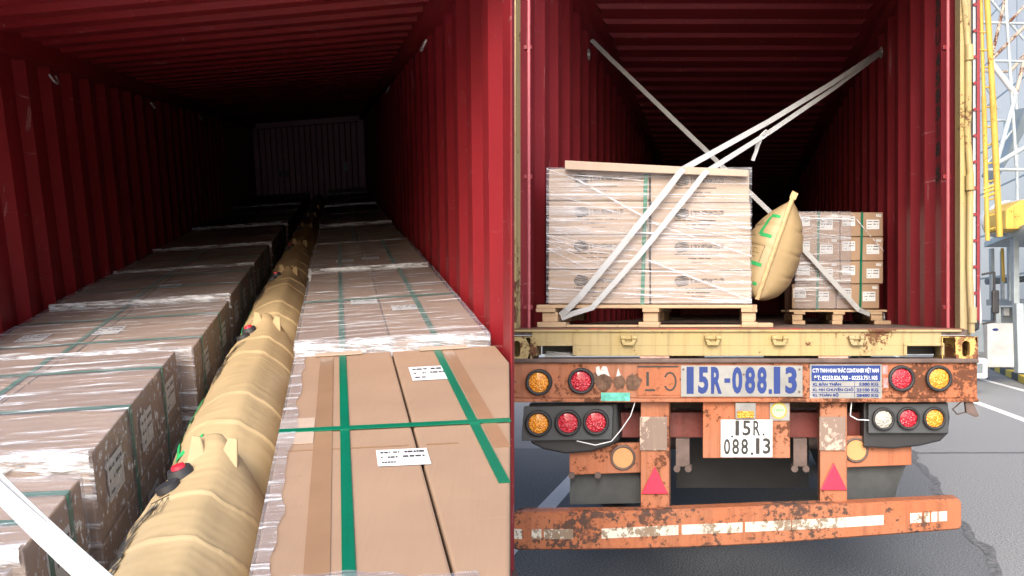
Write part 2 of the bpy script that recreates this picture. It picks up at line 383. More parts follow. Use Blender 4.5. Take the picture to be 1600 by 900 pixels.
def dashes(mb, place, x0, x1, z, h, mi, seed, dens=.75):
    rd = random.Random(seed); x = x0
    while x < x1:
        w_ = rd.uniform(.3, 1.3)*h
        if rd.random() < dens:
            q = min(x+w_, x1); mb.add([place(x, z-h/2), place(q, z-h/2), place(q, z+h/2), place(x, z+h/2)], [(0,1,2,3)], mi, False, True)
        x += w_*1.25
def label_mb(place, w_, h_, seed, code=True):
    mb = MB(); mb.add([place(-w_/2, -h_/2), place(w_/2, -h_/2), place(w_/2, h_/2), place(-w_/2, h_/2)], [(0,1,2,3)], 0, False, True)
    pl2 = lambda x, z: place(x, z, .0012)
    dashes(mb, pl2, -w_*.42, -w_*.05, h_*.30, h_*.09, 1, seed); dashes(mb, pl2, w_*.05, w_*.44, h_*.30, h_*.11, 1, seed+1, .95)
    dashes(mb, pl2, -w_*.42, -w_*.10, 0, h_*.09, 1, seed+2); dashes(mb, pl2, w_*.0, w_*.42, h_*.02, h_*.10, 1, seed+3, .95)
    dashes(mb, pl2, -w_*.42, -w_*.15, -h_*.30, h_*.08, 1, seed+4)
    return mb

# ---- a wrapped load in the left container
def left_load(t0, t1, s0, s1, top, label, grp, nx=2, ny=2, nz_=3, side='r', wrap=True, tcut=None, straps=None, cross=None, front_roll=True, labs=(), fmat='film'):
    T = thing('pallet_load', label, 'pallet load', L((t0+t1)/2, (s0+s1)/2, HF), grp)
    zb = HF + .145
    pallet(L, t0, (tcut(s0) if tcut else t1), s0, s1, HF, .14, T)
    hz = (top - zb)/nz_
    for k in range(nz_):
        for i in range(nx):
            for j in range(ny):
                if tcut is None and nx > 2 and 0 < i < nx-1 and k < nz_-1: continue
                a = t0+(t1-t0)*i/nx; b = t0+(t1-t0)*(i+1)/nx; y0 = s0+(s1-s0)*j/ny; y1 = s0+(s1-s0)*(j+1)/ny
                jj = random.uniform(-.006, .006); g_ = .003
                if tcut:
                    a0, a1 = min(a, tcut(y0)-.05), min(a, tcut(y1)-.05)
                    mb = MB(L); b0, b1 = min(b, tcut(y0)), min(b, tcut(y1))
                    mb.zprism([(a0+g_, y0+g_), (b0-g_, y0+g_), (b1-g_, y1-g_), (a1+g_, y1-g_)], zb+hz*k+.001, zb+hz*(k+1)-.002)
                else:
                    mb = MB(L).box(a+g_+jj*.4, b-g_+jj*.5, y0+g_+jj, y1-g_+jj, zb+hz*k+.001, zb+hz*(k+1)-.002)
                o = obj('carton', mb, M['cb'] if (i+j+k) % 3 else M['cbm'], T, .006)
                if side == 'r' and i == nx-1 and k >= 1 and t1 < 0:       # labels on the aisle side
                    pl = lambda x, z, of=0, b=b, y0=y0, y1=y1, k=k, jj=jj: L(b+.002+of, (y0+y1)/2+x, zb+hz*(k+.52)+z)
                    obj('label', label_mb(pl, .16, .12, i+7*j+k), [M['label'], M['grey_ink']], o)
                    obj('tape_strip', MB().add([pl(-.2, -.004-hz*.0), pl(.2, -.004), pl(.2, .0), pl(-.2, 0)], [(0,1,2,3)], 0, False, True), M['tape'], o) if False else None
    te0 = tcut(s0) if tcut else t1; te1 = tcut(s1) if tcut else t1
    for x in (straps or (t0+(t1-t0)*.45,)):
        pts = [(x, s0-.006, zb-.02), (x, s0-.006, top+.004), (x, s1+.004, top+.004), (x, s1+.004, zb-.02)]
        mb = MB(L); wd = .012
        mb.box(x-wd, x+wd, s0+.001, s1, top+.001, top+.004); mb.box(x-wd, x+wd, s0-.005, s0+.0, zb-.02, top+.004)
        obj('strap', mb, M['green'], T)
    for y in (cross if cross is not None else (s0+(s1-s0)*.35, s0+(s1-s0)*.75)):
        e_ = tcut(y) if tcut else t1; mb = MB(L); wd = .011
        mb.box(t0, e_+.004, y-wd, y+wd, top+.0045, top+.007); mb.box(e_+.001 if not tcut else e_-.002, e_+.005 if not tcut else e_, y-wd, y+wd, zb-.02, top+.004)
        obj('strap', mb, M['green'], T)
    for (x, y, w_, h_, sd) in labs:
        pl = lambda q, r_, of=0, x=x, y=y: L(x+q, y+r_, top+.002+of)
        obj('label', label_mb(pl, w_, h_, sd), [M['label'], M['grey_ink']], T)
    if wrap:       # stretch film: a crinkled shell over top and sides
        mb = MB(L); nxs, nys = 26, 30; gz = .010
        def tp(i, j):
            x = t0-.006 + ((tcut(s0+(s1-s0)*j/nys) if tcut else t1+.006)-t0+.006)*i/nxs; y = s0-.006+(s1-s0+.012)*j/nys
            return (x, y, top+gz+.004*noise.noise(Vector((x*3, y*22, t0+s0)))+.003*noise.noise(Vector((x*12, y*50, 4))))
        g_ = [tp(i, j) for j in range(nys+1) for i in range(nxs+1)]
        mb.add(g_, [(j*(nxs+1)+i, j*(nxs+1)+i+1, (j+1)*(nxs+1)+i+1, (j+1)*(nxs+1)+i) for j in range(nys) for i in range(nxs)], 0, True)
        fr = [(x, y, z) for (x, y, z) in g_[:nxs+1]]
        fr2 = [(x, y-.004+.003*noise.noise(Vector((x*9, 3, s0))), zb) for (x, y, z) in fr]
        mb.add(fr+fr2, [(i, i+nxs+1, i+nxs+2, i+1) for i in range(nxs)], 0, True)
        if not tcut:
            rg = [g_[j*(nxs+1)+nxs] for j in range(nys+1)]; rg2 = [(x+.003*noise.noise(Vector((y*9, 3, s0))), y, zb) for (x, y, z) in rg]
            mb.add(rg+rg2, [(i, i+1, i+nys+2, i+nys+1) for i in range(nys)], 0, True)
        obj('stretch_wrap', mb, M[fmat], T)
        if front_roll:    # film bunched along the front edge
            mb = MB(L); pts = []; n = 40; rr = front_roll if isinstance(front_roll, float) else .03
            for i in range(n+1):
                x = t0+(te0-t0)*i/n
                for k in range(5):
                    w_ = rr*(1+.8*noise.noise(Vector((x*14, k*1.3, s0))))
                    pts.append((x, s0-.012+[w_*.9+.012, w_*.4, 0, -.004, -.002][k]+.004*noise.noise(Vector((x*40, k, 1))), top+.013+[0, .004, .003, -w_*.7, -w_*1.6][k]+.003*noise.noise(Vector((x*30, k, 9)))))
            mb.add(pts, [(i*5+k, i*5+5+k, i*5+6+k, i*5+k+1) for i in range(n) for k in range(4)], 0, True)
            obj('bunched_wrap', mb, M['roll'], T)
    return T
GL = 'pallet loads in the left row of the left container'; GR = 'pallet loads in the right row of the left container'
tlr = dict(t0=-1.70, t1=-.645)
left_load(-1.66, -.72, .93, 1.46, -.79, 'nearest low cardboard load of the left row, behind the white lashing strap', GL, 2, 2, 3, labs=((-.86, 1.3, .16, .12, 3),))
left_load(-1.66, -.705, 1.50, 1.895, -.765, 'narrow cardboard block with a green strap, second of the left row from the viewer', GL, 2, 1, 3)
left_load(-1.66, -.70, 1.98, 3.17, -.735, 'large wrapped load of the left row beside the nearest air bag, labels on its side', GL, 2, 3, 3, labs=((-1.27, 2.52, .15, .2, 5),))
left_load(-1.70, -.645, 3.22, 4.38, -.75, 'wrapped load just behind the large near one of the left row, pale corner showing', GL, 2, 2, 3, labs=((-1.15, 3.72, .14, .17, 8), (-1.5, 3.65, .14, .15, 9)), cross=(3.45, 4.0), front_roll=.02)
left_load(-1.70, -.645, 4.44, 5.75, -.735, 'left row load with a pale front edge and a green strap folded over it', GL, 2, 3, 3, labs=((-1.1, 4.95, .14, .14, 2),))
left_load(-1.70, -.645, 5.80, 7.15, -.74, 'wrapped load of the left row in the middle of its length, under streaky film', GL, 2, 3, 3, front_roll=.02)
left_load(-1.72, -.625, 7.20, 9.15, -.735, 'wrapped load of the left row whose inner corner edge shows as a thin white upright', GL, 2, 3, 3)
for i, (a, b, q) in enumerate(((9.25, 11.3, 'fourth from the far end of the left row, bright film along its front'), (11.4, 12.9, 'third from the far end of the left row, in deep shade'),
                               (13.0, 14.8, 'second from the far end of the left row, in deep shade'), (14.9, 17.1, 'last one of the left row against the far end wall'))):
    left_load(-1.72, -.60, a, b, -.735 if i % 2 else -.72, 'dim load, '+q, GL, 2, 2, 3)
tc = lambda s: min(tR(s), .57)
T = left_load(-.20, .60, 1.0, 3.0, -.748, 'nearest load of the right row, bare brown cartons crossed by thin green straps', GR, 1, 1, 1, tcut=lambda s: -.18+.02, straps=(-.014,), cross=(), wrap=False)
# its own cartons: two long ones side by side, three tiers
for c_ in [c for c in T.children if c.name.startswith('carton') or c.name.startswith('strap')]: bpy.data.objects.remove(c_)
zb = HF+.145; top = -.748; hz = (top-zb)/3
for k in range(3):
    for (a0, a1, fn) in ((-.195, .172, lambda s: .172), (.178, None, tc)):
        ss = [1.0, 2.0, 2.75, 3.0]; mb = MB(L)
        mb.zprism([(a0, 1.0)] + [(fn(q), q) for q in ss] + [(a0, 3.0)], zb+hz*k, zb+hz*(k+1)-.003)
        obj('carton', mb, M['cb'], T, .006)
tp_ = top - .002
for x0_, x1_ in ((-.195, .172), (.178, .45)):
    obj('flap_edge', MB(L).box(x0_+.02, min(x1_, .3)-.02, 1.98, 1.984, tp_, tp_+.0012), M['tape'], T)
for x in (-.014, .345):
    s_0 = 1.0 if x < .1 else (x+.017)/.2108
    obj('strap', MB(L).box(x-.013, x+.013, s_0, 3.0, tp_, tp_+.003), M['green'], T); 
    obj('tape_strip', MB(L).box(x-.085 if x < .1 else x+.02, x-.035 if x < .1 else x+.06, (s_0 if x<.1 else (x+.064)/.2108), 2.995, tp_, tp_+.0015), M['tape'], T)
    obj('strap', MB(L).box(x-.013, x+.013, 3.0, 3.004, zb, tp_), M['green'], T)
obj('strap', MB(L).box(-.2, tR(2.13), 2.118, 2.144, tp_+.0032, tp_+.006), M['green'], T)
obj('edge_board', MB(L).box(-.2, -.10, 2.03, 2.24, tp_+.0005, tp_+.003), M['cbr'], T)
for x in (-.03, .37): obj('edge_board', MB(L).box(x-.09, x+.09, 2.965, 3.006, tp_+.0035, tp_+.008), M['cbr'], T)
for (x, y, w_, h_, sd) in ((.285, 2.66, .135, .17, 11), (.13, 1.90, .13, .11, 12)):
    pl = lambda q, r_, of=0, x=x, y=y: L(x+q, y+r_, tp_+.0015+of)
    obj('label', label_mb(pl, w_, h_, sd), [M['label'], M['grey_ink']], T)
mb = MB(L)   # film folded along the left, far and right edges only
def sheet(mb, c0, c1, n, wid, amp):
    pts = []
    for i in range(n+1):
        f_ = i/n; x = c0[0]+(c1[0]-c0[0])*f_; y = c0[1]+(c1[1]-c0[1])*f_
        for k in range(4):
            w_ = wid*k/3*(1+.5*noise.noise(Vector((x*9, y*9, 2))))
            pts.append((x+c0[2]*w_, y+c0[3]*w_, tp_+.005+amp*noise.noise(Vector((x*25, y*25, k)))))
    mb.add(pts, [(i*4+k, i*4+4+k, i*4+5+k, i*4+1+k) for i in range(n) for k in range(3)], 0, True)
sheet(mb, (-.2, 1.0, 1, 0), (-.2, 3.0), 60, .045, .003); sheet(mb, (-.2, 1.28, 0, 1), (.22, 1.28), 30, .05, .006)
obj('stretch_wrap', mb, M['film'], T)
left_load(-.20, .555, 3.05, 5.02, -.725, 'right row load with thick white bunched film along its front edge', GR, 2, 2, 3, straps=(-.014, .355), cross=(4.0,), labs=((.10, 3.95, .13, .15, 20), (.29, 3.72, .13, .12, 21)), front_roll=.045)
left_load(-.215, .545, 5.08, 6.65, -.72, 'wrapped load of the right row, second behind the bare cartons, two labels', GR, 2, 2, 3, straps=(-.014, .34), cross=(), labs=((.02, 5.5, .12, .14, 22), (.2, 5.55, .12, .14, 23)), front_roll=.04)
left_load(-.215, .535, 6.70, 8.35, -.735, 'wrapped load of the right row in the middle of its length, dim purple brown', GR, 2, 2, 3, front_roll=.02)
for i, (a, b, q) in enumerate(((8.4, 9.95, 'fifth from the far end of the right row'), (10.0, 11.6, 'fourth from the far end of the right row'), (11.7, 13.3, 'third from the far end of the right row'), (13.4, 15.0, 'second from the far end of the right row'), (15.1, 17.1, 'last one of the right row against the far end wall'))):
    left_load(-.215, .535, a, b, -.735 if i % 2 else -.72, 'dim load, '+q, GR, 2, 2, 3, straps=(-.014,), cross=(), front_roll=.04)

# ---- paper air bags between the rows
def air_bag(i, s0, ln, label):
    c_t, c_h, rt, rh = -.375, -1.0, .195, .265
    T = thing('dunnage_bag', label, 'air bag', L(c_t, s0+ln/2, c_h-rh), 'paper air bags wedged between the two rows')
    def surf(u, th, off=0):
        e_ = max(0, 1-abs(2*u-1)**7)**.42
        e2 = .30+.70*e_
        pin = math.exp(-((u-1)/.10)**2)          # far end gathers up into a crest
        um = u + .022*noise.noise(Vector((math.cos(th)*1.3, math.sin(th)*1.3, i*3.1))); cre = 1 + (.030*math.exp(-((um-.13)/.005)**2) + .026*math.exp(-((um-.27)/.005)**2) + .026*math.exp(-((um-.60)/.005)**2) + .028*math.exp(-((um-.75)/.005)**2))*(.75+.25*math.cos(th-1.4))
        wr = .011*noise.noise(Vector((u*5+i*7, math.cos(th)*2, math.sin(th)*2))) + .0018*noise.noise(Vector((u*60+i, math.cos(th)*2.5, math.sin(th)*3)))
        ridge = .014*math.exp(-((th-R(78))/.07)**2)
        rt_, rh_ = rt*(e2*.8+.2)*cre, rh*e2*cre
        cth, sth = math.cos(th), math.sin(th)
        t_ = c_t + (rt_+wr+off)*cth*(1-.35*pin*max(0, sth)); h_ = c_h + (rh_+wr+ridge+off)*sth + (.10*pin*max(0, sth)**2)
        return (t_, s0 + ln*u*1.04, h_)
    nu, nv = (230 if i < 4 else 90), 48; mb = MB(L)
    mb.add([surf(a/nu, 2*math.pi*b/nv) for a in range(nu+1) for b in range(nv)], [(a*nv+b, (a+1)*nv+b, (a+1)*nv+(b+1) % nv, a*nv+(b+1) % nv) for a in range(nu) for b in range(nv)]
           + [tuple(range(nv)), tuple(nu*nv+b for b in range(nv-1, -1, -1))], 0, True)
    obj('bag_body', mb, M['kraft'], T)
    # two paper ears at the far end
    if i < 7:
        mb = MB(L)
        for (th, dx) in ((R(96), -.03), (R(70), .045)):
            b = surf(.90, th); mb.add([(b[0]-.028, b[1]-.05, b[2]-.02), (b[0]+.028, b[1]-.05, b[2]-.03), (b[0]+.010+dx*.3, b[1]+.03, b[2]+.026), (b[0]-.014+dx*.3, b[1]+.03, b[2]+.032),
                    (b[0]-.028, b[1]-.02, b[2]-.03), (b[0]+.028, b[1]-.02, b[2]-.03), (b[0]+.010+dx*.3, b[1]+.04, b[2]+.026), (b[0]-.014+dx*.3, b[1]+.04, b[2]+.032)],
                    [(0,1,2,3), (7,6,5,4), (0,4,5,1), (1,5,6,2), (2,6,7,3), (3,7,4,0)])
        obj('paper_ear', mb, M['kraft'], T, .008)
        mb = MB(L); b = surf(.84, R(106)); c = surf(.84, R(106), .022); mb.tube(b, c, .034, .028, 20); o = obj('valve', mb, M['black' if False else 'dark'], T, .004)
        b2 = surf(.80, R(112)); c2 = surf(.80, R(112), .016); mb = MB(L); mb.tube(b2, c2, .030, .028, 16); obj('valve_flap', mb, M['dark'], o)
        mb = MB(L); e_ = surf(.84, R(106), .030); mb.tube(c, e_, .018, .016, 16); obj('valve_cap', mb, M['valve_red'], o)
    if i < 4:
        mb = MB()
        place = lambda x, y: L(*surf(.60 - x/ln*1.0, R(127)-y/.23, .006))
        put_text(mb, 'Dunnage', place, .11, 1, .003)
        obj('lettering', mb, M['black'], T)
        mb = MB()   # small printed box symbol
        def q4(x0, x1, y0, y1): mb.add([L(*surf(.70+x/ln, R(112)-y/.23, .004)) for x, y in ((x0, y0), (x1, y0), (x1, y1), (x0, y1))], [(0,1,2,3)], 0, False, True)
        for k in range(4): q4(-.02, .07, -.03+k*.018, -.027+k*.018)
        q4(-.02, -.016, -.03, .027); q4(.067, .071, -.03, .027)
        obj('printed_mark', mb, M['black'], T)
        mb = MB()
        def gq(u0, u1, a0, a1, n=12):
            pts = []
            for k in range(n+1):
                u_ = u0+(u1-u0)*k/n; pts += [L(*surf(u_, R(a0), .005)), L(*surf(u_, R(a1), .005))]
            mb.add(pts, [(2*k, 2*k+2, 2*k+3, 2*k+1) for k in range(n)], 0, True, True)
        gq(.08, .40, 134, 139); gq(.08, .095, 106, 134, 2); 
        obj('printed_stripe', mb, M['greenp'], T)
q = ['nearest tan paper air bag, filling the gap beside the left row', 'second tan paper air bag, with a black and red valve near its crest', 'third tan paper air bag of the line between the rows', 'fourth tan paper air bag of the line between the rows',
     'fifth tan paper air bag of the line, already in shade', 'sixth tan paper air bag of the line, in shade', 'seventh tan paper air bag of the line, in deep shade', 'eighth tan paper air bag of the line, in deep shade', 'last tan paper air bag of the line, by the far end wall']
sb = [.62, 2.02, 3.68, 5.35, 7.0, 8.65, 10.3, 11.95, 13.6, 15.2]
for i in range(9): air_bag(i, sb[i], sb[i+1]-sb[i], q[i])

# white lashing strap across the near left corner
mb = MB(L)
def lp(u, v, s): # point of the strap at distance s along the container
    X = (u-800)/1300*s; Z = CZ + (486-v)/1300*s
    return Vector((X, s, Z))
for (a, b, wd) in (((-60, 700, 1.45), (172, 925, 1.15), .036), ((-60, 700, 1.42), (186, 912, 1.16), .007)):
    A_, B_ = lp(*a), lp(*b); n = 10
    if wd > .02: mb0 = MB()
    mb0.ribbon([A_.lerp(B_, k/n) + Vector((0, 0, -.006*math.sin(math.pi*k/n))) for k in range(n+1)], wd, .002, (0, -1, .3))
tag(obj('lashing_strap', mb0, M['white']), 'white woven lashing strap slanting over the nearest loads of the left row', 'strap')

# ================================================================== RIGHT: CONTAINER ON ITS TRAILER
ZF = rz(515); XL, XR = rx(806), rx(1500); OXL, OXR = rx(793), rx(1527); LEN = 15.5; ZT = ZF + 2.42
rc = thing('shipping_container', 'red container with yellow rear frame and open door, standing on the orange trailer', 'container', Rr((XL+XR)/2, 0, ZF-.14))
solid(obj('side_wall', corrug(Rr, .10, LEN, .40, .052, lambda q, o, k: (XL-.055+o, q, ZT-.08 if k else ZF), .32, .18), M['red2'], rc), .004)
solid(obj('side_wall', corrug(Rr, .19, LEN, .40, .052, lambda q, o, k: (XR+.055-o, q, ZT-.08 if k else ZF), .32, .18), M['red2'], rc), .004)
# roof: flat sheet with stamped ribs that stop short of the walls
mb = MB(Rr); mb.box(XL-.05, XR+.05, .02, LEN, ZT, ZT+.01); obj('roof', mb, M['red2'], rc)
mb = MB(Rr); q = .25
while q < LEN-.2:
    a, b = XL+.12, XR-.12
    mb.add([(a, q, ZT-.001), (b, q, ZT-.001), (b-.03, q+.025, ZT-.032), (a+.03, q+.025, ZT-.032), (a+.03, q+.15, ZT-.032), (b-.03, q+.15, ZT-.032), (b, q+.175, ZT-.001), (a, q+.175, ZT-.001)],
           [(0,1,2,3), (3,2,5,4), (4,5,6,7), (0,3,4,7), (1,6,5,2)]); q += .33
obj('roof_rib', mb, M['red2'], rc)
mb = MB(Rr); mb.box(XL-.055, XL+.05, .06, LEN, ZT-.08, ZT-.001); mb.box(XR-.05, XR+.055, .06, LEN, ZT-.08, ZT-.001); obj('top_rail', mb, M['red2'], rc)
obj('end_wall', MB(Rr).box(XL-.06, XR+.06, LEN, LEN+.04, ZF, ZT), M['red2'], rc)
mt, t, p = newmat('container_floor'); v = coords(t)
c = mix(t, ramp(t, nz(t, coords(t, (8, 1, 1)), 3, 6), [(.35, 0), (.65, 1)]), (.16,.12,.10), (.07,.055,.05)); c = mix(t, ramp(t, nz(t, v, 4, 5), [(.55, 0), (.6, .7)]), c, (.24,.05,.04))
t.links.new(c, p.inputs['Base Color']); p.inputs['Roughness'].default_value = .8
obj('floor', MB(Rr).box(XL-.05, XR+.05, .005, LEN, ZF-.03, ZF), mt, rc)
obj('threshold', MB(Rr).box(XL-.02, XR+.02, -.012, .22, ZF+.0005, ZF+.006), painted('worn_red', (.30,.045,.03), rust=(.14,.07,.045), amt=.42), rc)
# rear sill with pockets
zb_, zt_ = rz(556), rz(515); pl0, pl1, pr0, pr1 = rx(838), rx(895), rx(1417), rx(1470); pz = rz(540)
mb = MB(Rr)
mb.box(rx(831), rx(1471), 0, .12, pz, zt_-.012); mb.box(pl1, pr0, 0.0005, .12, zb_, pz); mb.box(rx(831), pl0, 0.0005, .12, zb_, pz); mb.box(pr1, rx(1471), 0.0005, .12, zb_, pz)
obj('rear_sill', mb, M['yellow'], rc, .004)
mb = MB(Rr); mb.box(rx(803), rx(1502), -.014, .10, zt_-.012, zt_); 
for a, b in ((pl0, pl1), (pr0, pr1)):
    mb.box(a-.018, b+.018, -.007, 0, pz-.002, pz+.014); mb.box(a-.018, a, -.007, 0, zb_+.002, pz-.002); mb.box(b, b+.018, -.007, 0, zb_+.002, pz-.002)
obj('sill_lip', mb, M['yellow'], rc, .003)
for (a, b) in ((pl0, pl1), (pr0, pr1)):
    obj('fork_pocket', MB(Rr).box(a+.002, b-.002, .13, .6, zb_+.002, pz-.002), M['dark'], rc)
obj('crumpled_sheet', MB(Rr).add([(rx(848), .03, rz(559)), (rx(896), .03, rz(557)), (rx(896), .09, rz(551)), (rx(872), .06, rz(551)), (rx(848), .09, rz(550))], [(0,1,2,3,4)]), M['white'], rc)
for (a, b) in ((rx(793), rx(831)), (rx(1471), rx(1527))):     # corner castings with oval holes
    z0, z1 = rz(566), rz(526); cx = rx(808) if a < 1 else rx(1508); cz_ = rz(545)
    n = 24; rxx, rzz = .0205, .043
    hole = []
    for i in range(n):
        an = 2*math.pi*i/n; x_ = rxx*math.cos(an); z_ = (rzz-rxx)*(1 if math.sin(an) > 0 else -1 if math.sin(an) < 0 else 0)+rxx*math.sin(an); hole.append((cx+x_, cz_+z_))
    outer = []
    for (hx, hz_) in hole:
        dx, dz = hx-cx, hz_-cz_; k_ = min([((b if dx > 0 else a)-cx)/dx if abs(dx) > 1e-9 else 1e9, ((z1 if dz > 0 else z0)-cz_)/dz if abs(dz) > 1e-9 else 1e9]); outer.append((cx+dx*k_, cz_+dz*k_))
    mb = MB(Rr); yf = -.016
    pts = [(x, yf, z) for x, z in hole]+[(x, yf, z) for x, z in outer]+[(x, yf+.05, z) for x, z in hole]
    mb.add(pts, [(i, (i+1) % n, (i+1) % n+n, i+n) for i in range(n)]+[(i, i+2*n, (i+1) % n+2*n, (i+1) % n) for i in range(n)])
    mb.box(a, b, yf+.001, .16, z0, z0+.004); mb.box(a, b, yf+.001, .16, z1-.004, z1); mb.box(a, a+.004, yf+.001, .16, z0+.004, z1-.004); mb.box(b-.004, b, yf+.001, .16, z0+.004, z1-.004)
    mb.box(a+.004, b-.004, .15, .158, z0+.004, z1-.004)
    obj('corner_casting', mb, painted('rusty_yellow_paint', (.62,.42,.13), rust=(.16,.06,.03), amt=.44) if a > 1 else M['yellow'], rc)
for u in (983, 1114, 1218, 1338):
    mb = MB(Rr); x = rx(u); z1 = rz(524)
    mb.prism([(x-.040, z1-.022), (x-.028, z1-.052), (x+.028, z1-.052), (x+.040, z1-.022), (x+.020, z1-.022), (x+.014, z1-.036), (x-.014, z1-.036), (x-.020, z1-.022)], -.030, 0)
    mb.tube((x-.042, -.02, z1-.012), (x-.016, -.02, z1-.012), .012); mb.tube((x+.016, -.02, z1-.012), (x+.042, -.02, z1-.012), .012); mb.box(x-.042, x+.042, -.012, 0, z1-.022, z1)
    obj('door_lug', mb, M['yellow'], rc, .003)
# corner posts
mb = MB(Rr); mb.box(rx(1500), rx(1507), -.004, .10, zt_, ZT+.1); mb.box(rx(1507), rx(1518), .01, .14, zt_-.03, ZT+.1); obj('corner_post', mb, M['yellow'], rc, .003)
mb = MB(Rr); mb.box(rx(799), rx(806), -.004, .10, zt_, ZT+.1); obj('corner_post', mb, M['yellow'], rc, .002)
mb = MB(Rr); mb.box(XL-.05, XR+.05, 0, .10, ZT-.03, ZT+.16); obj('door_header', mb, M['yellow'], rc, .004)
# wavering hinge rod cover along the right post
pts = [(1506, -60), (1506, 0), (1511, 68), (1512, 98), (1512, 180), (1510, 200), (1515, 270), (1515, 300), (1514, 420), (1516, 478), (1517, 505), (1517, 520)]
mb = MB(Rr); mb.path([(rx(u), -.012, rz(v)) for u, v in pts], .016, 10); obj('door_edge_tube', mb, M['yellow'], rc)
for v in (-90, 84, 286, 492):
    mb = MB(Rr); x = rx(1513 if v < 280 else 1514 if v < 400 else 1518); mb.tube((x, -.02, rz(v-12)), (x, -.02, rz(v+12)), .020, n=16); mb.box(x-.02, x+.02, -.02, .02, rz(v+11), rz(v-11)); obj('hinge', mb, M['yellow'], rc, .002)
# the open door folded back beside the container
dr = obj('door', MB(Rr).box(rx(1529), rx(1534), .03, 1.3, rz(508), ZT+.05), M['red2'], rc, .003)
obj('door_gasket', MB(Rr).box(rx(1518), rx(1529)-.001, .02, .10, rz(518), ZT+.05), M['dark'], dr, .008)
obj('door_rod', MB(Rr).box(rx(1521), rx(1525), .006, .019, rz(500), ZT+.05), M['pwhite'], dr, .004)
for i in range(-3, 12):
    v = 7 + i*41; mb = MB(Rr); x = rx(1523.3+.006*v*0); mb.disc(x, rz(v), .009, -.004, .006, 12); obj('rivet', mb, M['red2'], dr)
obj('door_gasket_foot', MB(Rr).box(rx(1521), rx(1531), .0, .03, rz(516), rz(500)), M['dark'], dr, .01)
# lashing bars and hooks on the inside
for x, d_ in ((rx(826), .16), (rx(1479), .16)):
    x_ = x - (0 if x > 1 else 0)
    mb = MB(Rr); mb.tube((XL+.030 if x < 1 else XR-.020, .16, ZF), (XL+.030 if x < 1 else XR-.020, .16, ZT-.05), .009, n=14); obj('lashing_bar', mb, plain('worn_red_bar', (.42,.10,.12), .35), rc)
    for zz in (rz(268), rz(58), rz(480), rz(-140)):
        mb = MB(Rr); s_ = 1 if x < 1 else -1; xw = XL if x < 1 else XR
        mb.box(min(xw-.0*s_, xw+.045*s_), max(xw-.0*s_, xw+.045*s_), .165, .195, zz-.012, zz+.012); obj('bar_bracket', mb, M['red2'], rc, .003)
for (xx, dd, zz) in ((XL+.03, 2.3, 2.06), (XR-.03, 2.25, 2.06), (XR-.03, 2.0, .25), (XL+.03, 1.2, .1)):
    mb = MB(Rr); s_ = 1 if xx < 1 else -1
    mb.path([(xx-s_*.03, dd+.04*math.cos(a), CZ+zz-.0+.04*math.sin(a)-.0) if zz > 1 else (xx, dd+.04*math.cos(a), ZF+.04+.04*math.sin(a)) for a in [2*math.pi*i/12 for i in range(13)]], .007, 6); obj('lashing_ring', mb, M['hook'], rc)
# number stencilled down the right wall
mb = MB(); xw = XR + .055 - .052*1 - .004
for ch, v in (('5', 6), ('0', 32), ('U', 60), ('4', 95), ('5', 122), ('8', 150), ('3', 177), ('1', 205), ('8', 233), ('5', 272)):
    dd = .19 + .40*(.32+.18+.16)
    z_ = CZ + (486-v)*(D+dd)/1300
    put_text(mb, ch, lambda x, y, z_=z_, dd=dd: Rr(xw-.002, dd - x, z_ + y), .12, 1, .004, fit=.105 if ch != '1' else .02, fith=.080)
dd = .19 + .40*.66; z_ = CZ + (486-272)*(D+dd)/1300; 
for (a, b, c_, e_) in ((-.055, .055, .052, .056), (-.055, .055, -.056, -.052), (-.057, -.053, -.05, .05), (.053, .057, -.05, .05)):
    mb.add([Rr(xw-.002, dd-x, z_+y) for x, y in ((a, c_), (b, c_), (b, e_), (a, e_))], [(0,1,2,3)], 0, False, True)
obj('lettering', mb, M['black'], rc)

# ---- trailer
tr = thing('container_trailer', 'battered orange container trailer with round tail lights, blue lettered plates and a bent bumper', 'trailer', Rr((XL+XR)/2, 0, 0))
yF = .0
zt2, zb2 = rz(567), rz(622)
obj('rear_beam', MB(Rr).box(rx(793), rx(1527), .0, .12, zb2, zt2), M['orange'], tr, .004)
mb = MB(Rr); mb.box(rx(793), rx(1528), -.022, .12, zt2+.0005, rz(560)); obj('beam_top_edge', mb, M['steel'], tr, .006)
mb = MB(Rr); mb.box(rx(793), rx(1528), -.018, .12, rz(628), zb2-.0005); obj('beam_bottom_edge', mb, M['orange'], tr, .004)
for (a, b) in ((1000, 1046), (1278, 1325)): obj('wear_plate', MB(Rr).box(rx(a), rx(b), -.02, .08, rz(560)+.0005, rz(556)-.002), plain('rusty_plate', (.42,.26,.21), .8, 0, .3, 20), tr, .003)
def lamp(u, v, r, col, par, y=-.03, ring=True, flat=False):
    x, z = rx(u), rz(v); mb = MB(Rr); mb.ring(x, z, r*K*1.28, r*K*.98, y, y+.05)
    mb.disc(x, z, r*K*1.27, y+.03, y+.049, 36); lo = obj('tail_light', mb, M['dark'], par)
    mb = MB(Rr); n = 32; pts = []; rr = r*K
    for k in range(6):
        f_ = k/5; pts += [(x+rr*f_*math.cos(2*math.pi*i/n), y+.006+.010*f_*f_, z+rr*f_*math.sin(2*math.pi*i/n)) for i in range(n)]
    mb.add(pts, [(k*n+i, k*n+(i+1) % n, (k+1)*n+(i+1) % n, (k+1)*n+i) for k in range(1, 5) for i in range(n)]+[tuple(n+i for i in range(n))], 0, True)
    obj('lens', mb, M[col], lo); return lo
lamp(843, 597, 16, 'amber', tr); lamp(909, 595, 16, 'redl', tr); lamp(1408, 591, 16, 'redl', tr); lamp(1466, 591, 16, 'amber', tr)
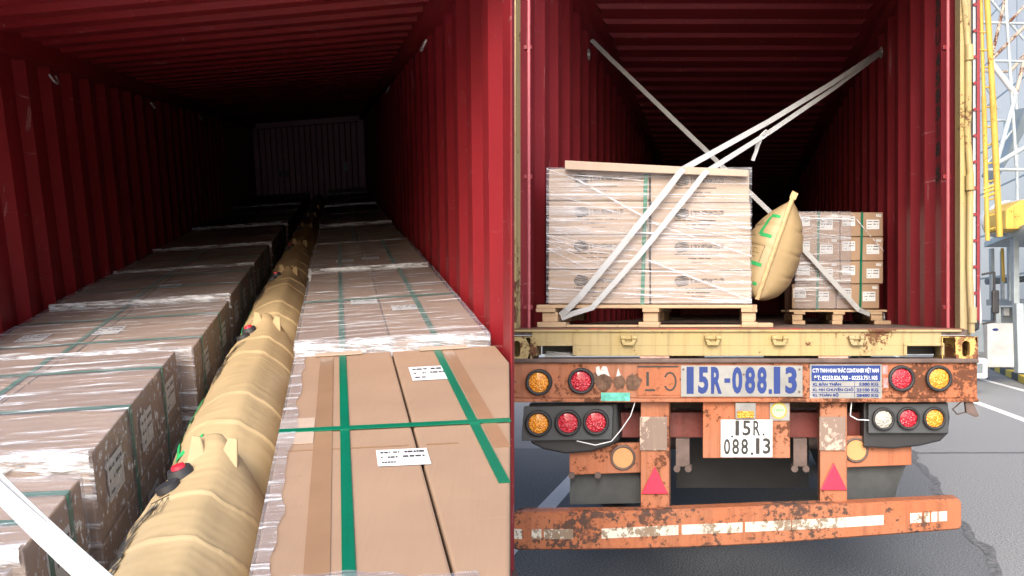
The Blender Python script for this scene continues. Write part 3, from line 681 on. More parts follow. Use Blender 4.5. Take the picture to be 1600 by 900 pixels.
# big steel plate with the registration
pp = obj('number_board', MB(Rr).box(rx(1064), rx(1254), -.006, -.0005, rz(620), rz(571)), M['plate'], tr, .002)
mb = MB(); pf = lambda u, v, y=-.008: (lambda x, z: Rr(rx(u)+x, y, rz(v)+z))
for ch, a, b in (('1', 1073, 1084), ('5', 1091, 1107), ('R', 1111, 1128), ('0', 1144, 1160), ('8', 1164, 1180), ('8', 1183, 1198), ('1', 1209, 1219), ('3', 1227, 1245)):
    put_text(mb, ch, pf((a+b)/2, 594), .15, .7, (.001 if ch == '1' else .006), fit=rx(b)-rx(a), fith=.142)
for a, b, v0, v1 in ((1132, 1141, 591, 598), (1201, 1206, 608, 615)): mb.add([Rr(rx(u), -.008, rz(v)) for u, v in ((a, v1), (b, v1), (b, v0), (a, v0))], [(0,1,2,3)], 0, False, True)
obj('lettering', mb, M['blue'], pp)
for u, v in ((1068, 577), (1249, 577), (1249, 612), (1162, 585)): obj('bolt', MB(Rr).disc(rx(u), rz(v), .006, -.010, -.006, 12), M['steel'], pp)
bp = obj('data_plate', MB(Rr).box(rx(1265), rx(1378), -.006, -.0005, rz(623), rz(569)), M['plate'], tr, .002)
obj('blue_field', MB(Rr).box(rx(1268), rx(1375), -.0075, -.0062, rz(595.5), rz(571)), M['blue'], bp)
mb = MB(Rr)
for v in (604, 613): mb.box(rx(1268), rx(1375), -.0075, -.0062, rz(v)-.0012, rz(v)+.0012)
mb.box(rx(1335)-.001, rx(1335)+.001, -.0075, -.0062, rz(621), rz(596)); obj('table_line', mb, M['blue'], bp)
mb = MB(); put_text(mb, 'C.TY TNHH KHAI THÁC CONTAINER VIỆT NAM', pf(1321, 578.5, -.009), .04, .6, .0008, fit=rx(1373)-rx(1270), fith=.034)
put_text(mb, 'ĐT: 02253.826.700 - 02253.751.105', pf(1321, 590, -.009), .035, .7, .0006, fit=rx(1371)-rx(1272), fith=.023); obj('lettering', mb, M['label'], bp)
mb = MB()
for s_, u0, u1, v, sz in (('KL BẢN THÂN', 1270, 1314, 599.5, .020), ('KL HH CHUYÊN CHỞ', 1270, 1333, 608, .020), ('KL TOÀN BỘ', 1270, 1310, 617, .022), ('5380 KG', 1342, 1372, 600, .017), ('23100 KG', 1338, 1372, 609, .017), ('28480 KG', 1338, 1372, 617.5, .017)):
    put_text(mb, s_, pf((u0+u1)/2, v, -.009), .02, 1, .0007, fit=rx(u1)-rx(u0), fith=sz)
obj('lettering', mb, M['blue'], bp)
# old patch plate with ghost lettering
gp = obj('old_plate', MB(Rr).box(rx(996), rx(1062), -.004, -.0005, rz(618), rz(571)), painted('faded_rust_plate', (.40,.13,.055), rust=(.16,.07,.04), amt=.48), tr, .001)
mb = MB(Rr)
mb.box(rx(1010), rx(1014), -.006, -.0042, rz(603), rz(581)); mb.box(rx(1008), rx(1024), -.006, -.0042, rz(611), rz(608))
n = 10; pts = []
for i in range(n+1):
    a = R(150 - 300*i/n) ; pts += [(rx(1047)+.026*math.cos(a), -.005, rz(596)+.042*math.sin(a)), (rx(1047)+.036*math.cos(a), -.005, rz(596)+.052*math.sin(a))]
mb.add(pts, [(2*i, 2*i+2, 2*i+3, 2*i+1) for i in range(n)]); mb.box(rx(996), rx(1060), -.006, -.0042, rz(574), rz(571.5))
obj('ghost_lettering', mb, M['black'], gp)
def blob(cx, cz, rx_, rz_, seed, n=40, rough=.35):
    return [(cx+rx_*math.cos(a)*(1+rough*noise.noise(Vector((math.cos(a)*2, math.sin(a)*2, seed)))+.12*noise.noise(Vector((math.cos(a)*7, math.sin(a)*7, seed)))), cz+rz_*math.sin(a)*(1+rough*noise.noise(Vector((math.cos(a)*2, math.sin(a)*2, seed+9)))+.12*noise.noise(Vector((math.cos(a)*8, math.sin(a)*8, seed))))) for a in [2*math.pi*i/n for i in range(n)]]
mb = MB(Rr)
for i, (u, v, a, b) in enumerate(((944, 597, 13, 13), (968, 597, 9, 10), (990, 597, 12, 12), (930, 590, 4, 8))): mb.prism(blob(rx(u), rz(v), a*K, b*K, i), -.0085-.001*i, -.0045)
obj('mud_splatter', mb, plain('dried_mud', (.13,.075,.05), .95, 0, .4, 40, .8, 90), tr)
mb = MB(Rr)
mb.prism([(rx(932), rz(590)), (rx(931), rz(574)), (rx(936), rz(572)), (rx(938), rz(579)), (rx(942), rz(572)), (rx(948), rz(573)), (rx(954), rz(592)), (rx(945), rz(586))][::-1], -.002, -.0006)
mb.prism([(rx(962), rz(592)), (rx(966), rz(575)), (rx(968), rz(582)), (rx(972), rz(590))][::-1], -.002, -.0006)
obj('torn_sticker', mb, plain('torn_sticker', (.62,.58,.56), .6, 0, .3, 40), tr)
obj('green_sticker', MB(Rr).box(rx(940), rx(985), -.0195, -.0185, rz(626), rz(613)) , plain('faded_green_sticker', (.10,.45,.36), .6, 0, .4, 30), tr)
mb = MB(Rr); mb.box(rx(1379), rx(1387), -.002, -.0006, rz(585), rz(571)); mb.box(rx(1380), rx(1388), -.002, -.0006, rz(606), rz(590)); obj('red_sticker', mb, plain('faded_pink_sticker', (.55,.22,.22), .6, 0, .5, 50), tr)
# hanging structure below the beam
for (a, b) in ((1000, 1045), (1282, 1325)):
    o = obj('bumper_post', MB(Rr).box(rx(a), rx(b), .03, .14, rz(797), rz(628)-.0006), M['orange'], tr, .006)
    obj('worn_plate', MB(Rr).box(rx(a-1), rx(b-3), .018, .029, rz(705), rz(652)), painted('worn_white_plate', (.55,.42,.34), rust=(.22,.16,.13), amt=.42), o, .003)
    c_ = (a+b)/2; v0 = 773 if a < 1100 else 767
    obj('triangle_reflector', MB(Rr).prism([(rx(c_-21), rz(v0)), (rx(c_+21), rz(v0)), (rx(c_), rz(v0-43))], .016, .029), plain('reflector_red', (.62,.03,.07), .25, 0, .1, 60), o, .003)
obj('cross_member', MB(Rr).box(rx(955), rx(1360), .18, .30, rz(692), rz(651)), M['darkred'], tr, .004)
obj('cross_member', MB(Rr).box(rx(820), rx(1490), .35, .45, rz(650), rz(628)), M['steel'], tr, .004)
cp = obj('plate_bracket', MB(Rr).box(rx(1098), rx(1235), .02, .04, rz(717), rz(628)-.0007), M['orange'], tr, .004)
lm = obj('plate_lamp', MB(Rr).box(rx(1149), rx(1181), -.005, .0195, rz(655), rz(629)), M['plate'], cp, .004)
obj('lens', MB(Rr).box(rx(1152), rx(1178), -.012, -.0055, rz(653), rz(642)), M['amber'], lm, .003)
st = obj('inspection_plate', MB(Rr).box(rx(1203), rx(1234), .012, .0195, rz(658), rz(630)), M['plate'], cp, .002)
mb = MB(Rr); mb.disc(rx(1217), rz(642), 13*K, .009, .0115, 32); o = obj('sticker_rim', mb, M['yel'], st); 
mb = MB(Rr); mb.disc(rx(1217), rz(642), 10.5*K, .0075, .0088, 32); obj('sticker_face', mb, plain('sticker_green', (.35,.62,.30), .5, 0, .1, 30), st)
mb = MB(); put_text(mb, '120824', pf(1217, 641, .0068), .02, 1, 0, fit=.045, fith=.012); obj('lettering', mb, M['black'], st)
lp_ = obj('licence_plate', MB(Rr).box(rx(1126), rx(1207), .004, .0115, rz(715), rz(656)), M['label'], cp, .004)
mb = MB()
for ch, a, b, v, h_ in (('1', 1149, 1155, 669, .080), ('5', 1160, 1173, 669, .080), ('R', 1177, 1188, 669, .080), ('0', 1131, 1141, 698, .084), ('8', 1144, 1155, 698, .084), ('8', 1158, 1169, 698, .084), ('1', 1181, 1187, 697, .084), ('3', 1192, 1204, 697, .084)):
    put_text(mb, ch, pf((a+b)/2, v, .0025), .09, .8, (.0 if ch == '1' else .002), fit=rx(b)-rx(a), fith=h_)
mb.add([Rr(rx(u), .0025, rz(v)) for u, v in ((1173, 711), (1177, 711), (1177, 707), (1173, 707))], [(0,1,2,3)], 0, False, True)
mb3 = MB(Rr)
for u, v in ((1144, 682), (1193, 679)): mb3.disc(rx(u), rz(v), .006, .001, .0037, 12)
mb.v_off = len(mb.v); b_ = len(mb.v); mb.v += mb3.v; mb.f += [[b_+i for i in f] for f in mb3.f]; mb.m += mb3.m; mb.sm += mb3.sm
obj('lettering', mb, M['black'], lp_)
# light boards with mudguards
def light_board(poly, guard, lamps, name='light_board'):
    o = obj(name, MB(Rr).prism(poly[::-1], .02, .05), plain('grey_black_rubber', (.05,.055,.06), .6, 0, .3), tr, .004)
    obj('mudguard', MB(Rr).prism(guard[::-1], .055, .50), M['dark'], tr, .01)
    for u, v, r, c_ in lamps: lamp(u, v, r, c_, o, -.005)
PR = lambda l: [(rx(u), rz(v)) for u, v in l]
light_board(PR([(817, 636), (955, 634), (957, 640), (955, 688), (814, 690), (813, 684)]), PR([(822, 632), (962, 632), (966, 690), (950, 700), (920, 709), (880, 712), (845, 705), (825, 695)]), ((841, 662, 16, 'amber'), (887, 661, 16, 'redl'), (931, 660, 16, 'redl')))
light_board(PR([(1358, 632), (1483, 631), (1484, 678), (1358, 678)]), PR([(1352, 630), (1485, 630), (1489, 655), (1486, 680), (1474, 692), (1440, 700), (1400, 704), (1352, 702)]), ((1381, 655, 14, 'clear'), (1420, 654, 14, 'redl'), (1461, 654, 14, 'amber')))
# brackets with round lamps and mudflaps
for (u0, u1, ul, uf0, uf1, mirror) in ((884, 1000, 970, 882, 1000, 0), (1325, 1431, 1342, 1326, 1400, 1)):
    v0, v1 = 697, 746
    poly = PR([(u0, v0+8), (u0+50, v0+5), (u0+60, v0), (u1, v0), (u1, v1-2), (u0, v1+2)]) if not mirror else PR([(u0, 686), (u0+28, 686), (u0+42, 700), (u1, 703), (u1, 732), (u0, 736)])
    o = obj('lamp_bracket', MB(Rr).prism(poly[::-1], .10, .13), M['orange'], tr, .003)
    x, z = rx(ul), rz(720 if not mirror else 708)
    mb = MB(Rr); mb.ring(x, z, 20*K, 16.5*K, .085, .11); mb.disc(x, z, 19.8*K, .095, .11); q_ = obj('round_lamp', mb, M['steel'], o)
    mb = MB(Rr); mb.disc(x, z, 16*K, .088, .0945); obj('lens', mb, plain('dull_orange_lens', (.50,.25,.10), .4), q_)
    if not mirror:
        mb = MB(Rr)
        for u in (888, 930): obj('bolt', MB(Rr).disc(rx(u), rz(748), 5*K, .085, .099, 16), M['steel'], o)
    fl = PR([(uf0, v1), (uf1, v1-4), (uf1, 797), (uf0-1, 799)]) if not mirror else PR([(1326, 737), (1427, 733), (1420, 750), (1412, 770), (1408, 790), (1326, 793)])
    obj('mudflap', MB(Rr).prism(fl[::-1], .16, .175), plain('flap_rubber', (.045,.05,.052), .6, 0, .35, 6), tr)
obj('rear_flap', MB(Rr).box(rx(1046), rx(1281), .60, .615, rz(800), rz(700)), plain('centre_rubber', (.03,.03,.032), .7, 0, .3), tr)
for u in (1062, 1250):
    mb = MB(Rr); mb.box(rx(u-8), rx(u+14), .10, .16, rz(735), rz(690)); mb.tube((rx(u-6), .09, rz(738)), (rx(u-6), .17, rz(738)), .018); mb.tube((rx(u+12), .09, rz(738)), (rx(u+12), .17, rz(738)), .018)
    obj('shackle', mb, M['steel'], tr, .003)
# bumper: bent, higher at the right
mb = MB(Rr); prof = [(805, 801, 851), (807, 798, 855), (812, 797.5, 856.5), (900, 797, 856.5), (1000, 796, 855), (1100, 792, 852), (1200, 788, 847), (1320, 785, 838), (1400, 781, 832), (1491, 777, 825), (1496, 778, 824), (1498, 780, 821)]
pts = []
for u, a, b in prof: x = rx(u); pts += [(x, -.03, rz(b)), (x, -.045, rz(b)+.010), (x, -.045, rz(a)-.012), (x, -.028, rz(a)), (x, .06, rz(a)), (x, .06, rz(b))]
n = len(prof); mb.add(pts, [(6*i+k, 6*i+6+k, 6*i+6+(k+1) % 6, 6*i+(k+1) % 6) for i in range(n-1) for k in range(6)] + [tuple(range(6)), tuple(6*(n-1)+k for k in range(5, -1, -1))])
bo = obj('bumper', mb, M['orange2'], tr)
def bz(u):
    for i in range(n-1):
        if prof[i][0] <= u <= prof[i+1][0]:
            f_ = (u-prof[i][0])/(prof[i+1][0]-prof[i][0]); return (prof[i][1]+prof[i][2]+f_*(prof[i+1][1]+prof[i+1][2]-prof[i][1]-prof[i][2]))/2
tapem = painted('dirty_reflective_tape', (.62,.60,.52), rust=(.22,.16,.11), amt=.50, rough=.5, chip=.68)
for (a, b) in ((806, 819), (834, 849), (853, 898), (942, 1061), (1066, 1160), (1164, 1235), (1237, 1318), (1319, 1378), (1419, 1437), (1441, 1449), (1452, 1461), (1463, 1476)):
    o1 = -.3 if b < 1000 else 0; va = bz(a) + (4 if a < 1000 else 1); vb = bz(b) + (4 if b < 1000 else 1); hh = 7.6
    obj('reflective_tape', MB(Rr).prism(PR([(a, va+hh), (b, vb+hh), (b, vb-hh), (a, va-hh)]), -.0475, -.0452), tapem, bo)
# light bracket hanging at the right end of the beam
mb = MB(Rr); mb.prism(PR([(1508, 628), (1520, 628), (1530, 650), (1524, 652), (1510, 645)])[::-1], .0, .03); mb.path([(rx(1504), .02, rz(628)), (rx(1495), .02, rz(636)), (rx(1490), .02, rz(640)), (rx(1497), .02, rz(648)), (rx(1510), .02, rz(645))], .004, 6)
obj('broken_marker_lamp', mb, M['steel'], tr, .002)
mb = MB(Rr); mb.path([(rx(992), .01, rz(628)), (rx(985), .01, rz(650)), (rx(970), .01, rz(672)), (rx(955), .01, rz(690)), (rx(930), .01, rz(696)), (rx(900), .02, rz(690))], .003, 6); mb.path([(rx(1331), .01, rz(628)), (rx(1329), .01, rz(650)), (rx(1340), .01, rz(656)), (rx(1358), .01, rz(657))], .003, 6)
obj('cable', mb, M['label'], tr)
# chassis rails, axles, wheels
for x in (rx(1010), rx(1290)): obj('chassis_rail', MB(Rr).box(x, x+.10, .46, 14.5, .95, rz(566)), M['orange'], tr)
for d_ in (2.6, 3.9, 5.2):
    mb = MB(Rr); mb.tube((rx(830), d_, .5), (rx(1490), d_, .5), .06); obj('axle', mb, M['steel'], tr)
    for x in (rx(818), rx(1420)):
        o = obj('wheel', MB(Rr).tube((x, d_, .5), (x+.24, d_, .5), .5, n=32), M['dark'], tr, .03); obj('rim', MB(Rr).tube((x+.2 if x > 1 else x-.01, d_, .5), (x+.25 if x > 1 else x+.05, d_, .5), .27, n=24), M['plate'], o)

# ---- cargo in the right container
GP = 'wrapped carton stacks on pallets in the right container'
Y1 = 4.63; k1 = Y1/1300
X1 = lambda u: (u-800)*k1 - SK*(Y1-D)
Z1 = lambda v: CZ+(486-v)*k1
d1 = Y1-D
T1 = thing('pallet_load', 'large stack of eight long printed cartons on a pallet, under a corner board', 'pallet load', Rr(X1(1012), d1, ZF+.006), GP)
def big_pallet():
    x0, x1 = X1(838), X1(1183); zt3 = Z1(476); z0 = ZF+.007
    p_ = obj('pallet', MB(Rr), M['wood'], T1) if False else None
    mb = MB(Rr)
    for i in range(6): mb.box(x0, x1+(0 if i else -.0), d1+.18*i, d1+.18*i+.13, zt3-.020, zt3)
    for a, b in ((x0, X1(868)), (X1(1004), X1(1030)), (X1(1158), x1)): mb.box(a, b, d1-.012, d1+1.0, zt3-.042, zt3-.0205)
    mb.box(X1(868), x1, d1+.01, d1+.09, z0, z0+.014)
    p_ = obj('pallet', mb, M['wood'], T1, .003)
    for a, b in ((847, 871), (1005, 1028), (1159, 1181)):
        for yy in (0, .42, .84): obj('block', MB(Rr).box(X1(a), X1(b), d1+.004+yy, d1+.12+yy, z0+.0295, zt3-.0425), M['wood'], p_, .004)
    for a, b in ((840, 885), (998, 1031), (1159, 1184)): obj('foot_board', MB(Rr).box(X1(a), X1(b), d1-.014, d1+.10, z0, z0+.029), M['wood'], p_, .003)
    mb = MB(Rr)
    for c_ in (859, 1016.5, 1170):
        for rr in (.006, .014, .021): pass
    return p_
big_pallet()
obj('loose_plank', MB(Rr).box(X1(1184), X1(1208), d1-.012, d1+.3, ZF+.007, ZF+.03), M['wood'], T1, .003)
cols = [(855, 1013), (1016, 1173)]; tops = [262, 313, 366, 421, 475]; ink = M['grey_ink']
logo_ell = lambda r1, r2: [(r1*math.cos(2*math.pi*i/24), r2*math.sin(2*math.pi*i/24)) for i in range(24)]
for r_ in range(4):
    for c_ in range(2):
        a, b = cols[c_]; dy = [0, 4][c_]; off = (-2 if (r_ == 0 and c_ == 1) else 0) + (1 if r_ == 3 else 0)
        za = tops[r_]+dy*(1-r_*.25); zb3 = tops[r_+1]+dy*(1-(r_+1)*.25)
        y0 = d1+.03+random.uniform(-.004, .004)
        o = obj('carton', MB(Rr).box(X1(a), X1(b+off), y0, d1+1.0, Z1(zb3)+.001, Z1(za)-.001, 0), M['cbr'], T1, .007)
        cx = X1(a + (50 if c_ == 0 else 49)); mb = MB(); zc = (Z1(za)+Z1(zb3))/2
        pl = lambda x, z, y0=y0, zc=zc: Rr(x, y0-.0015, zc+z)
        lx = X1(a+52 if c_ == 0 else a+49)
        # striped oval emblem
        for q in range(7):
            z_ = -.026+q*.0087; hw = .042*math.sqrt(max(0, 1-(z_/.032)**2)); pts = []
            for i in range(9):
                x_ = -hw+2*hw*i/8; wv = .003*math.sin(x_*110+q*.5); pts += [pl(lx+x_, .035+z_+wv-.0028), pl(lx+x_, .035+z_+wv+.0028)]
            mb.add(pts, [(2*i, 2*i+2, 2*i+3, 2*i+1) for i in range(8)], 0, False, True)
        x0_, x1_ = lx+.048, lx+.235
        put_text(mb, 'SJ TECH VIETNAM CO.,LTD', lambda x, z: pl((x0_+x1_)/2+x, .033+z), .03, 1, .0011, fit=x1_-x0_, fith=.031)
        dashes(mb, pl, lx-.04, lx+.20, -.006, .006, 0, r_*3+c_, .85); dashes(mb, pl, lx+.03, lx+.16, -.030, .006, 0, r_*5+c_+40, .85)
        put_text(mb, 'Made in Vietnam', lambda x, z: pl(lx+.095+x, -.052+z), .02, 1, 0, fit=.075, fith=.010)
        obj('printed_logo', mb, ink, o)
mb = MB(Rr); 
for (x0, x1, v0, v1, j) in ((1006, 1014, 262, 478, 0),):
    n = 10; pts = []
    for i in range(n+1):
        v = v0+(v1-v0)*i/n; xo = -6*i/n; pts += [(X1(x0+xo), d1+.018, Z1(v)), (X1(x0+6+xo), d1+.018, Z1(v))]
    mb.add(pts, [(2*i, 2*i+2, 2*i+3, 2*i+1) for i in range(n)])
mb.box(X1(1006), X1(1012), d1+.018, d1+1, Z1(263)+.002, Z1(263)+.004); solid(obj('strap', mb, M['green'], T1), .001)
def shell(x0, x1, y0, y1, z0, z1, seed, n=50, amp=.006):
    mb = MB(Rr); pts = []
    for j in range(n+1):
        for i in range(n+1):
            x = x0+(x1-x0)*i/n; z = z0+(z1-z0)*j/n
            pts.append((x, y0+amp*noise.noise(Vector((x*5, z*38+x*6, seed))), z+(.0 if j < n else 0)))
    mb.add(pts, [(j*(n+1)+i, j*(n+1)+i+1, (j+1)*(n+1)+i+1, (j+1)*(n+1)+i) for j in range(n) for i in range(n)], 0, True)
    tp = pts[n*(n+1):]; mb.add(tp+[(x, y1, z) for x, y, z in tp], [(i, i+1, i+n+2, i+n+1) for i in range(n)], 0, True)
    for k in (0, n):
        sd = [pts[j*(n+1)+k] for j in range(n+1)]; mb.add(sd+[(x, y1, z) for x, y, z in sd], [(j, j+1, j+n+2, j+n+1) for j in range(n)], 0, True)
    return mb
obj('stretch_wrap', shell(X1(853), X1(1175), d1+.010, d1+1.01, Z1(474), Z1(261), 3), M['filmh'], T1)
mb = MB(Rr)   # thin film ropes radiating over the front
rnd = random.Random(5)
for i in range(46):
    kind = rnd.random()
    if kind < .5: a = (rnd.uniform(1040, 1130), rnd.uniform(330, 470)); b = (1174, a[1]+rnd.uniform(8, 34))
    elif kind < .8: a = (854, rnd.uniform(262, 420)); b = (rnd.uniform(900, 1010), a[1]+rnd.uniform(10, 60))
    else: a = (854, rnd.uniform(300, 470)); b = (1174, a[1]+rnd.uniform(-14, 14))
    if b[1] > 474 or a[1] > 474: continue
    mb.ribbon([(X1(a[0]), d1+.004, Z1(a[1])), (X1((a[0]+b[0])/2), d1+.002, Z1((a[1]+b[1])/2-1)), (X1(b[0]), d1+.004, Z1(b[1]))], rnd.uniform(.001, .0035), .0006)
for a, b, w_ in (((905, 282), (1030, 352), .008), ((1030, 352), (1174, 400), .006), ((1010, 405), (1174, 470), .009), ((856, 450), (1174, 473), .006), ((1018, 372), (1172, 376), .008)):
    mb.ribbon([(X1(a[0]), d1+.003, Z1(a[1])), (X1(b[0]), d1+.003, Z1(b[1]))], w_, .001)
obj('film_rope', mb, M['roll'], T1)
tag(obj('corner_board', MB(Rr).add([(X1(884), d1-.03, Z1(252)), (X1(1169), d1-.03, Z1(267)), (X1(1169), d1-.03, Z1(277.5)), (X1(884), d1-.03, Z1(266)), (X1(884), d1+.06, Z1(252)), (X1(1169), d1+.06, Z1(267)), (X1(1169), d1-.02, Z1(277.5)), (X1(884), d1-.02, Z1(266))],
    [(0,3,2,1), (0,1,5,4), (4,5,6,7), (3,7,6,2), (0,4,7,3), (1,2,6,5)]), M['cbr'], None, .004), 'long cardboard corner board lying along the top front edge of the large stack', 'corner board')
# far right stack
Y2 = 6.0; k2 = Y2/1300; d2 = Y2-D
X2 = lambda u: (u-800)*k2 - SK*d2
Z2 = lambda v: CZ+(486-v)*k2
T2 = thing('pallet_load', 'smaller stack of brown cartons with white labels and two green straps, by the right wall', 'pallet load', Rr(X2(1310), d2, ZF+.002), GP)
mb = MB(Rr); zt4 = Z2(484)
for i in range(6): mb.box(X2(1233), X2(1386), d2+.16*i, d2+.16*i+.11, zt4-.016, zt4)
for a in (1240, 1302, 1360): mb.box(X2(a), X2(a+18), d2-.01, d2+.9, zt4-.034, zt4-.0165)
p_ = obj('pallet', mb, M['wood'], T2, .002)
for a, b in ((1238, 1254), (1301, 1317), (1361, 1379)):
    for yy in (0, .4, .8): obj('block', MB(Rr).box(X2(a), X2(b), d2+yy, d2+.1+yy, ZF+.03, zt4-.0345), M['wood'], p_, .003)
for a, b in ((1238, 1258), (1300, 1316), (1366, 1392)): obj('foot_board', MB(Rr).box(X2(a), X2(b), d2-.01, d2+.95, ZF+.001, ZF+.029), M['wood'], p_, .003)
rows = [(331, 369), (370, 407), (408, 443), (444, 482)]
for r_, (a, b) in enumerate(rows):
    sh = -6 if r_ == 3 else 0
    for c_, (u0, u1) in enumerate(((1244, 1313), (1314, 1381))):
        y0 = d2+.03; o = obj('carton', MB(Rr).box(X2(u0+sh), X2(u1+sh), y0, d2+.8, Z2(b), Z2(a)), M['cbm'], T2, .006)
        for (lu, lv, w_, h_) in ((12 if c_ == 0 else 13, 14, 20, 15), (48 if c_ == 0 else 51, 19, 20, 15)):
            pl = lambda x, z, of=0, lu=lu, lv=lv: Rr(X2(u0+sh+lu)+x, y0-.0015-of, Z2(a+lv)+z)
            obj('label', label_mb(pl, w_*k2, h_*k2, r_*4+c_+lu), [M['label'], M['black']], o)
        pl = lambda x, z, of=0: Rr(X2(u0+sh+60)+x, y0-.0015-of, Z2(a+5)+z); obj('label', label_mb(pl, 8*k2, 4*k2, r_), [M['label'], M['black']], o)
for (ua, ub) in ((1278, 1275.5), (1346, 1343)):
    mb = MB(Rr); mb.add([(X2(ua), d2+.02, Z2(332)), (X2(ua+3.5), d2+.02, Z2(332)), (X2(ub+3.5), d2+.02, Z2(486)), (X2(ub), d2+.02, Z2(486))], [(0,1,2,3)]); mb.box(X2(ua), X2(ua+3.5), d2+.02, d2+.8, Z2(331)+.002, Z2(331)+.004)
    solid(obj('strap', mb, M['green'], T2), .001)
obj('stretch_wrap', shell(X2(1242), X2(1330), d2+.012, d2+.81, Z2(482), Z2(330), 8, amp=.004), M['film'], T2)
mb = MB(Rr); rnd = random.Random(9)
for i in range(40):
    a = (1243, rnd.uniform(334, 478)); b = (rnd.uniform(1270, 1335), min(481, a[1]+rnd.uniform(-10, 14)))
    mb.ribbon([(X2(a[0]), d2+.006, Z2(a[1])), (X2(b[0]), d2+.006, Z2(b[1]))], rnd.uniform(.001, .003), .0006)
mb.ribbon([(X2(1330), d2+.006, Z2(332)), (X2(1358), d2+.006, Z2(366)), (X2(1381), d2+.006, Z2(392))], .006, .0006)
obj('film_rope', mb, M['roll'], T2)

# ---- upright air bag between the two stacks
Y3 = 5.2; k3 = Y3/1300
T3 = thing('dunnage_bag', 'upright tan paper air bag bulging behind the large stack, green corner marks on its face', 'air bag', (lambda v: (v.x, v.y, v.z))(Rr((1205-800)*k3-SK*(Y3-D), Y3-D, CZ+(486-482)*k3)))
P0 = Vector(((1183-800)*k3, Y3, CZ+(486-468)*k3)); P1_ = Vector(((1238-800)*k3, Y3, CZ+(486-311)*k3)); ax = (P1_-P0); Lh = ax.length; axn = ax.normalized()
nrm = Vector((math.cos(R(-4)), 0, 0)); nrm = Vector((axn.z, 0, -axn.x)); dep = Vector((.30, .95, 0)).normalized()
def pil(a, b, side, off=0):     # a in [-1,1] depth, b in [0,1] along; side +1 right -1 left
    wx = max(0, 1-abs(a)**2.6)**.55; wb = max(0, 1-abs(2*b-1)**(2.6 if b < .5 else 1.9))**(.62 if b < .5 else .80)
    th = (.205 if side > 0 else .175)*wx*wb
    cur = .035*math.sin(math.pi*b)
    wr = 0
    for bb, am in ((.27, .010), (.50, .014), (.72, .011)): wr -= am*math.exp(-((b-bb-.06*(1-abs(a))*side)/.014)**2)*wx
    wr += .004*noise.noise(Vector((a*3, b*16, side)))
    c_ = P0 + axn*Lh*b + dep*(.34*(a+1)*(0.62+.38*math.sin(math.pi*b))) + nrm*cur*(-1)*(1-abs(a))
    return c_ + nrm*side*(th+wr*1.0+off)
mb = MB(); na, nb = 40, 60
for sd in (1, -1):
    mb.add([pil(-1+2*i/na, j/nb, sd) for j in range(nb+1) for i in range(na+1)], [(j*(na+1)+i, j*(na+1)+i+1, (j+1)*(na+1)+i+1, (j+1)*(na+1)+i) for j in range(nb) for i in range(na)], 0, True, True)
obj('bag_body', mb, M['kraft'], T3)
mb = MB(); pts = []
for j in range(nb+1):
    c_ = pil(-1, j/nb, 1); pts += [c_-dep*.022+nrm*.012, c_-dep*.022-nrm*.014, c_+dep*.004-nrm*.016, c_+dep*.004+nrm*.014]
mb.add(pts, [(4*j+k, 4*j+4+k, 4*j+4+(k+1) % 4, 4*j+(k+1) % 4) for j in range(nb) for k in range(4)], 0, True, True)
tpv = pil(-1, 1, 1); mb.add([tpv+nrm*.02, tpv-nrm*.02, tpv-nrm*.016+axn*.05, tpv+nrm*.024+axn*.045, tpv+nrm*.02+dep*.02, tpv-nrm*.02+dep*.02, tpv-nrm*.016+axn*.05+dep*.02, tpv+nrm*.024+axn*.045+dep*.02], [(0,1,2,3), (7,6,5,4), (0,4,5,1), (1,5,6,2), (2,6,7,3), (3,7,4,0)], 0, False, True)
obj('seam', mb, plain('kraft_seam', (.50,.35,.18), .7, 0, .15, 30), T3)
mb = MB(); bk = MB()
def pq(m_, a0, a1, b0, b1, n=4):
    for i in range(n):
        for j in range(n):
            A0, A1 = a0+(a1-a0)*i/n, a0+(a1-a0)*(i+1)/n; B0, B1 = b0+(b1-b0)*j/n, b0+(b1-b0)*(j+1)/n
            m_.add([pil(A0, B0, -1, .004), pil(A1, B0, -1, .004), pil(A1, B1, -1, .004), pil(A0, B1, -1, .004)], [(0,1,2,3)], 0, True, True)
pq(mb, -.97, -.76, .79, .82); pq(mb, -.82, -.74, .60, .79); pq(mb, -.97, -.80, .585, .62)
pq(mb, -.97, -.70, .30, .335); pq(mb, -.76, -.68, .22, .30); pq(mb, -.97, -.9, .12, .15)
obj('printed_mark', mb, M['greenp'], T3)
for (a0, a1, b0, b1) in ((-.94, -.5, .50, .503), (-.94, -.5, .33, .333), (-.94, -.935, .33, .5), (-.78, -.775, .33, .5), (-.6, -.595, .33, .5), (-.6, -.35, .74, .743), (-.6, -.35, .69, .693), (-.6, -.595, .69, .74), (-.35, -.345, .69, .74), (-.9, -.65, .42, .423), (-.85, -.7, .46, .463), (-.85, -.72, .38, .384), (-.68, -.3, .58, .583)): pq(bk, a0, a1, b0, b1, 3)
obj('printed_drawing', bk, M['black'], T3)

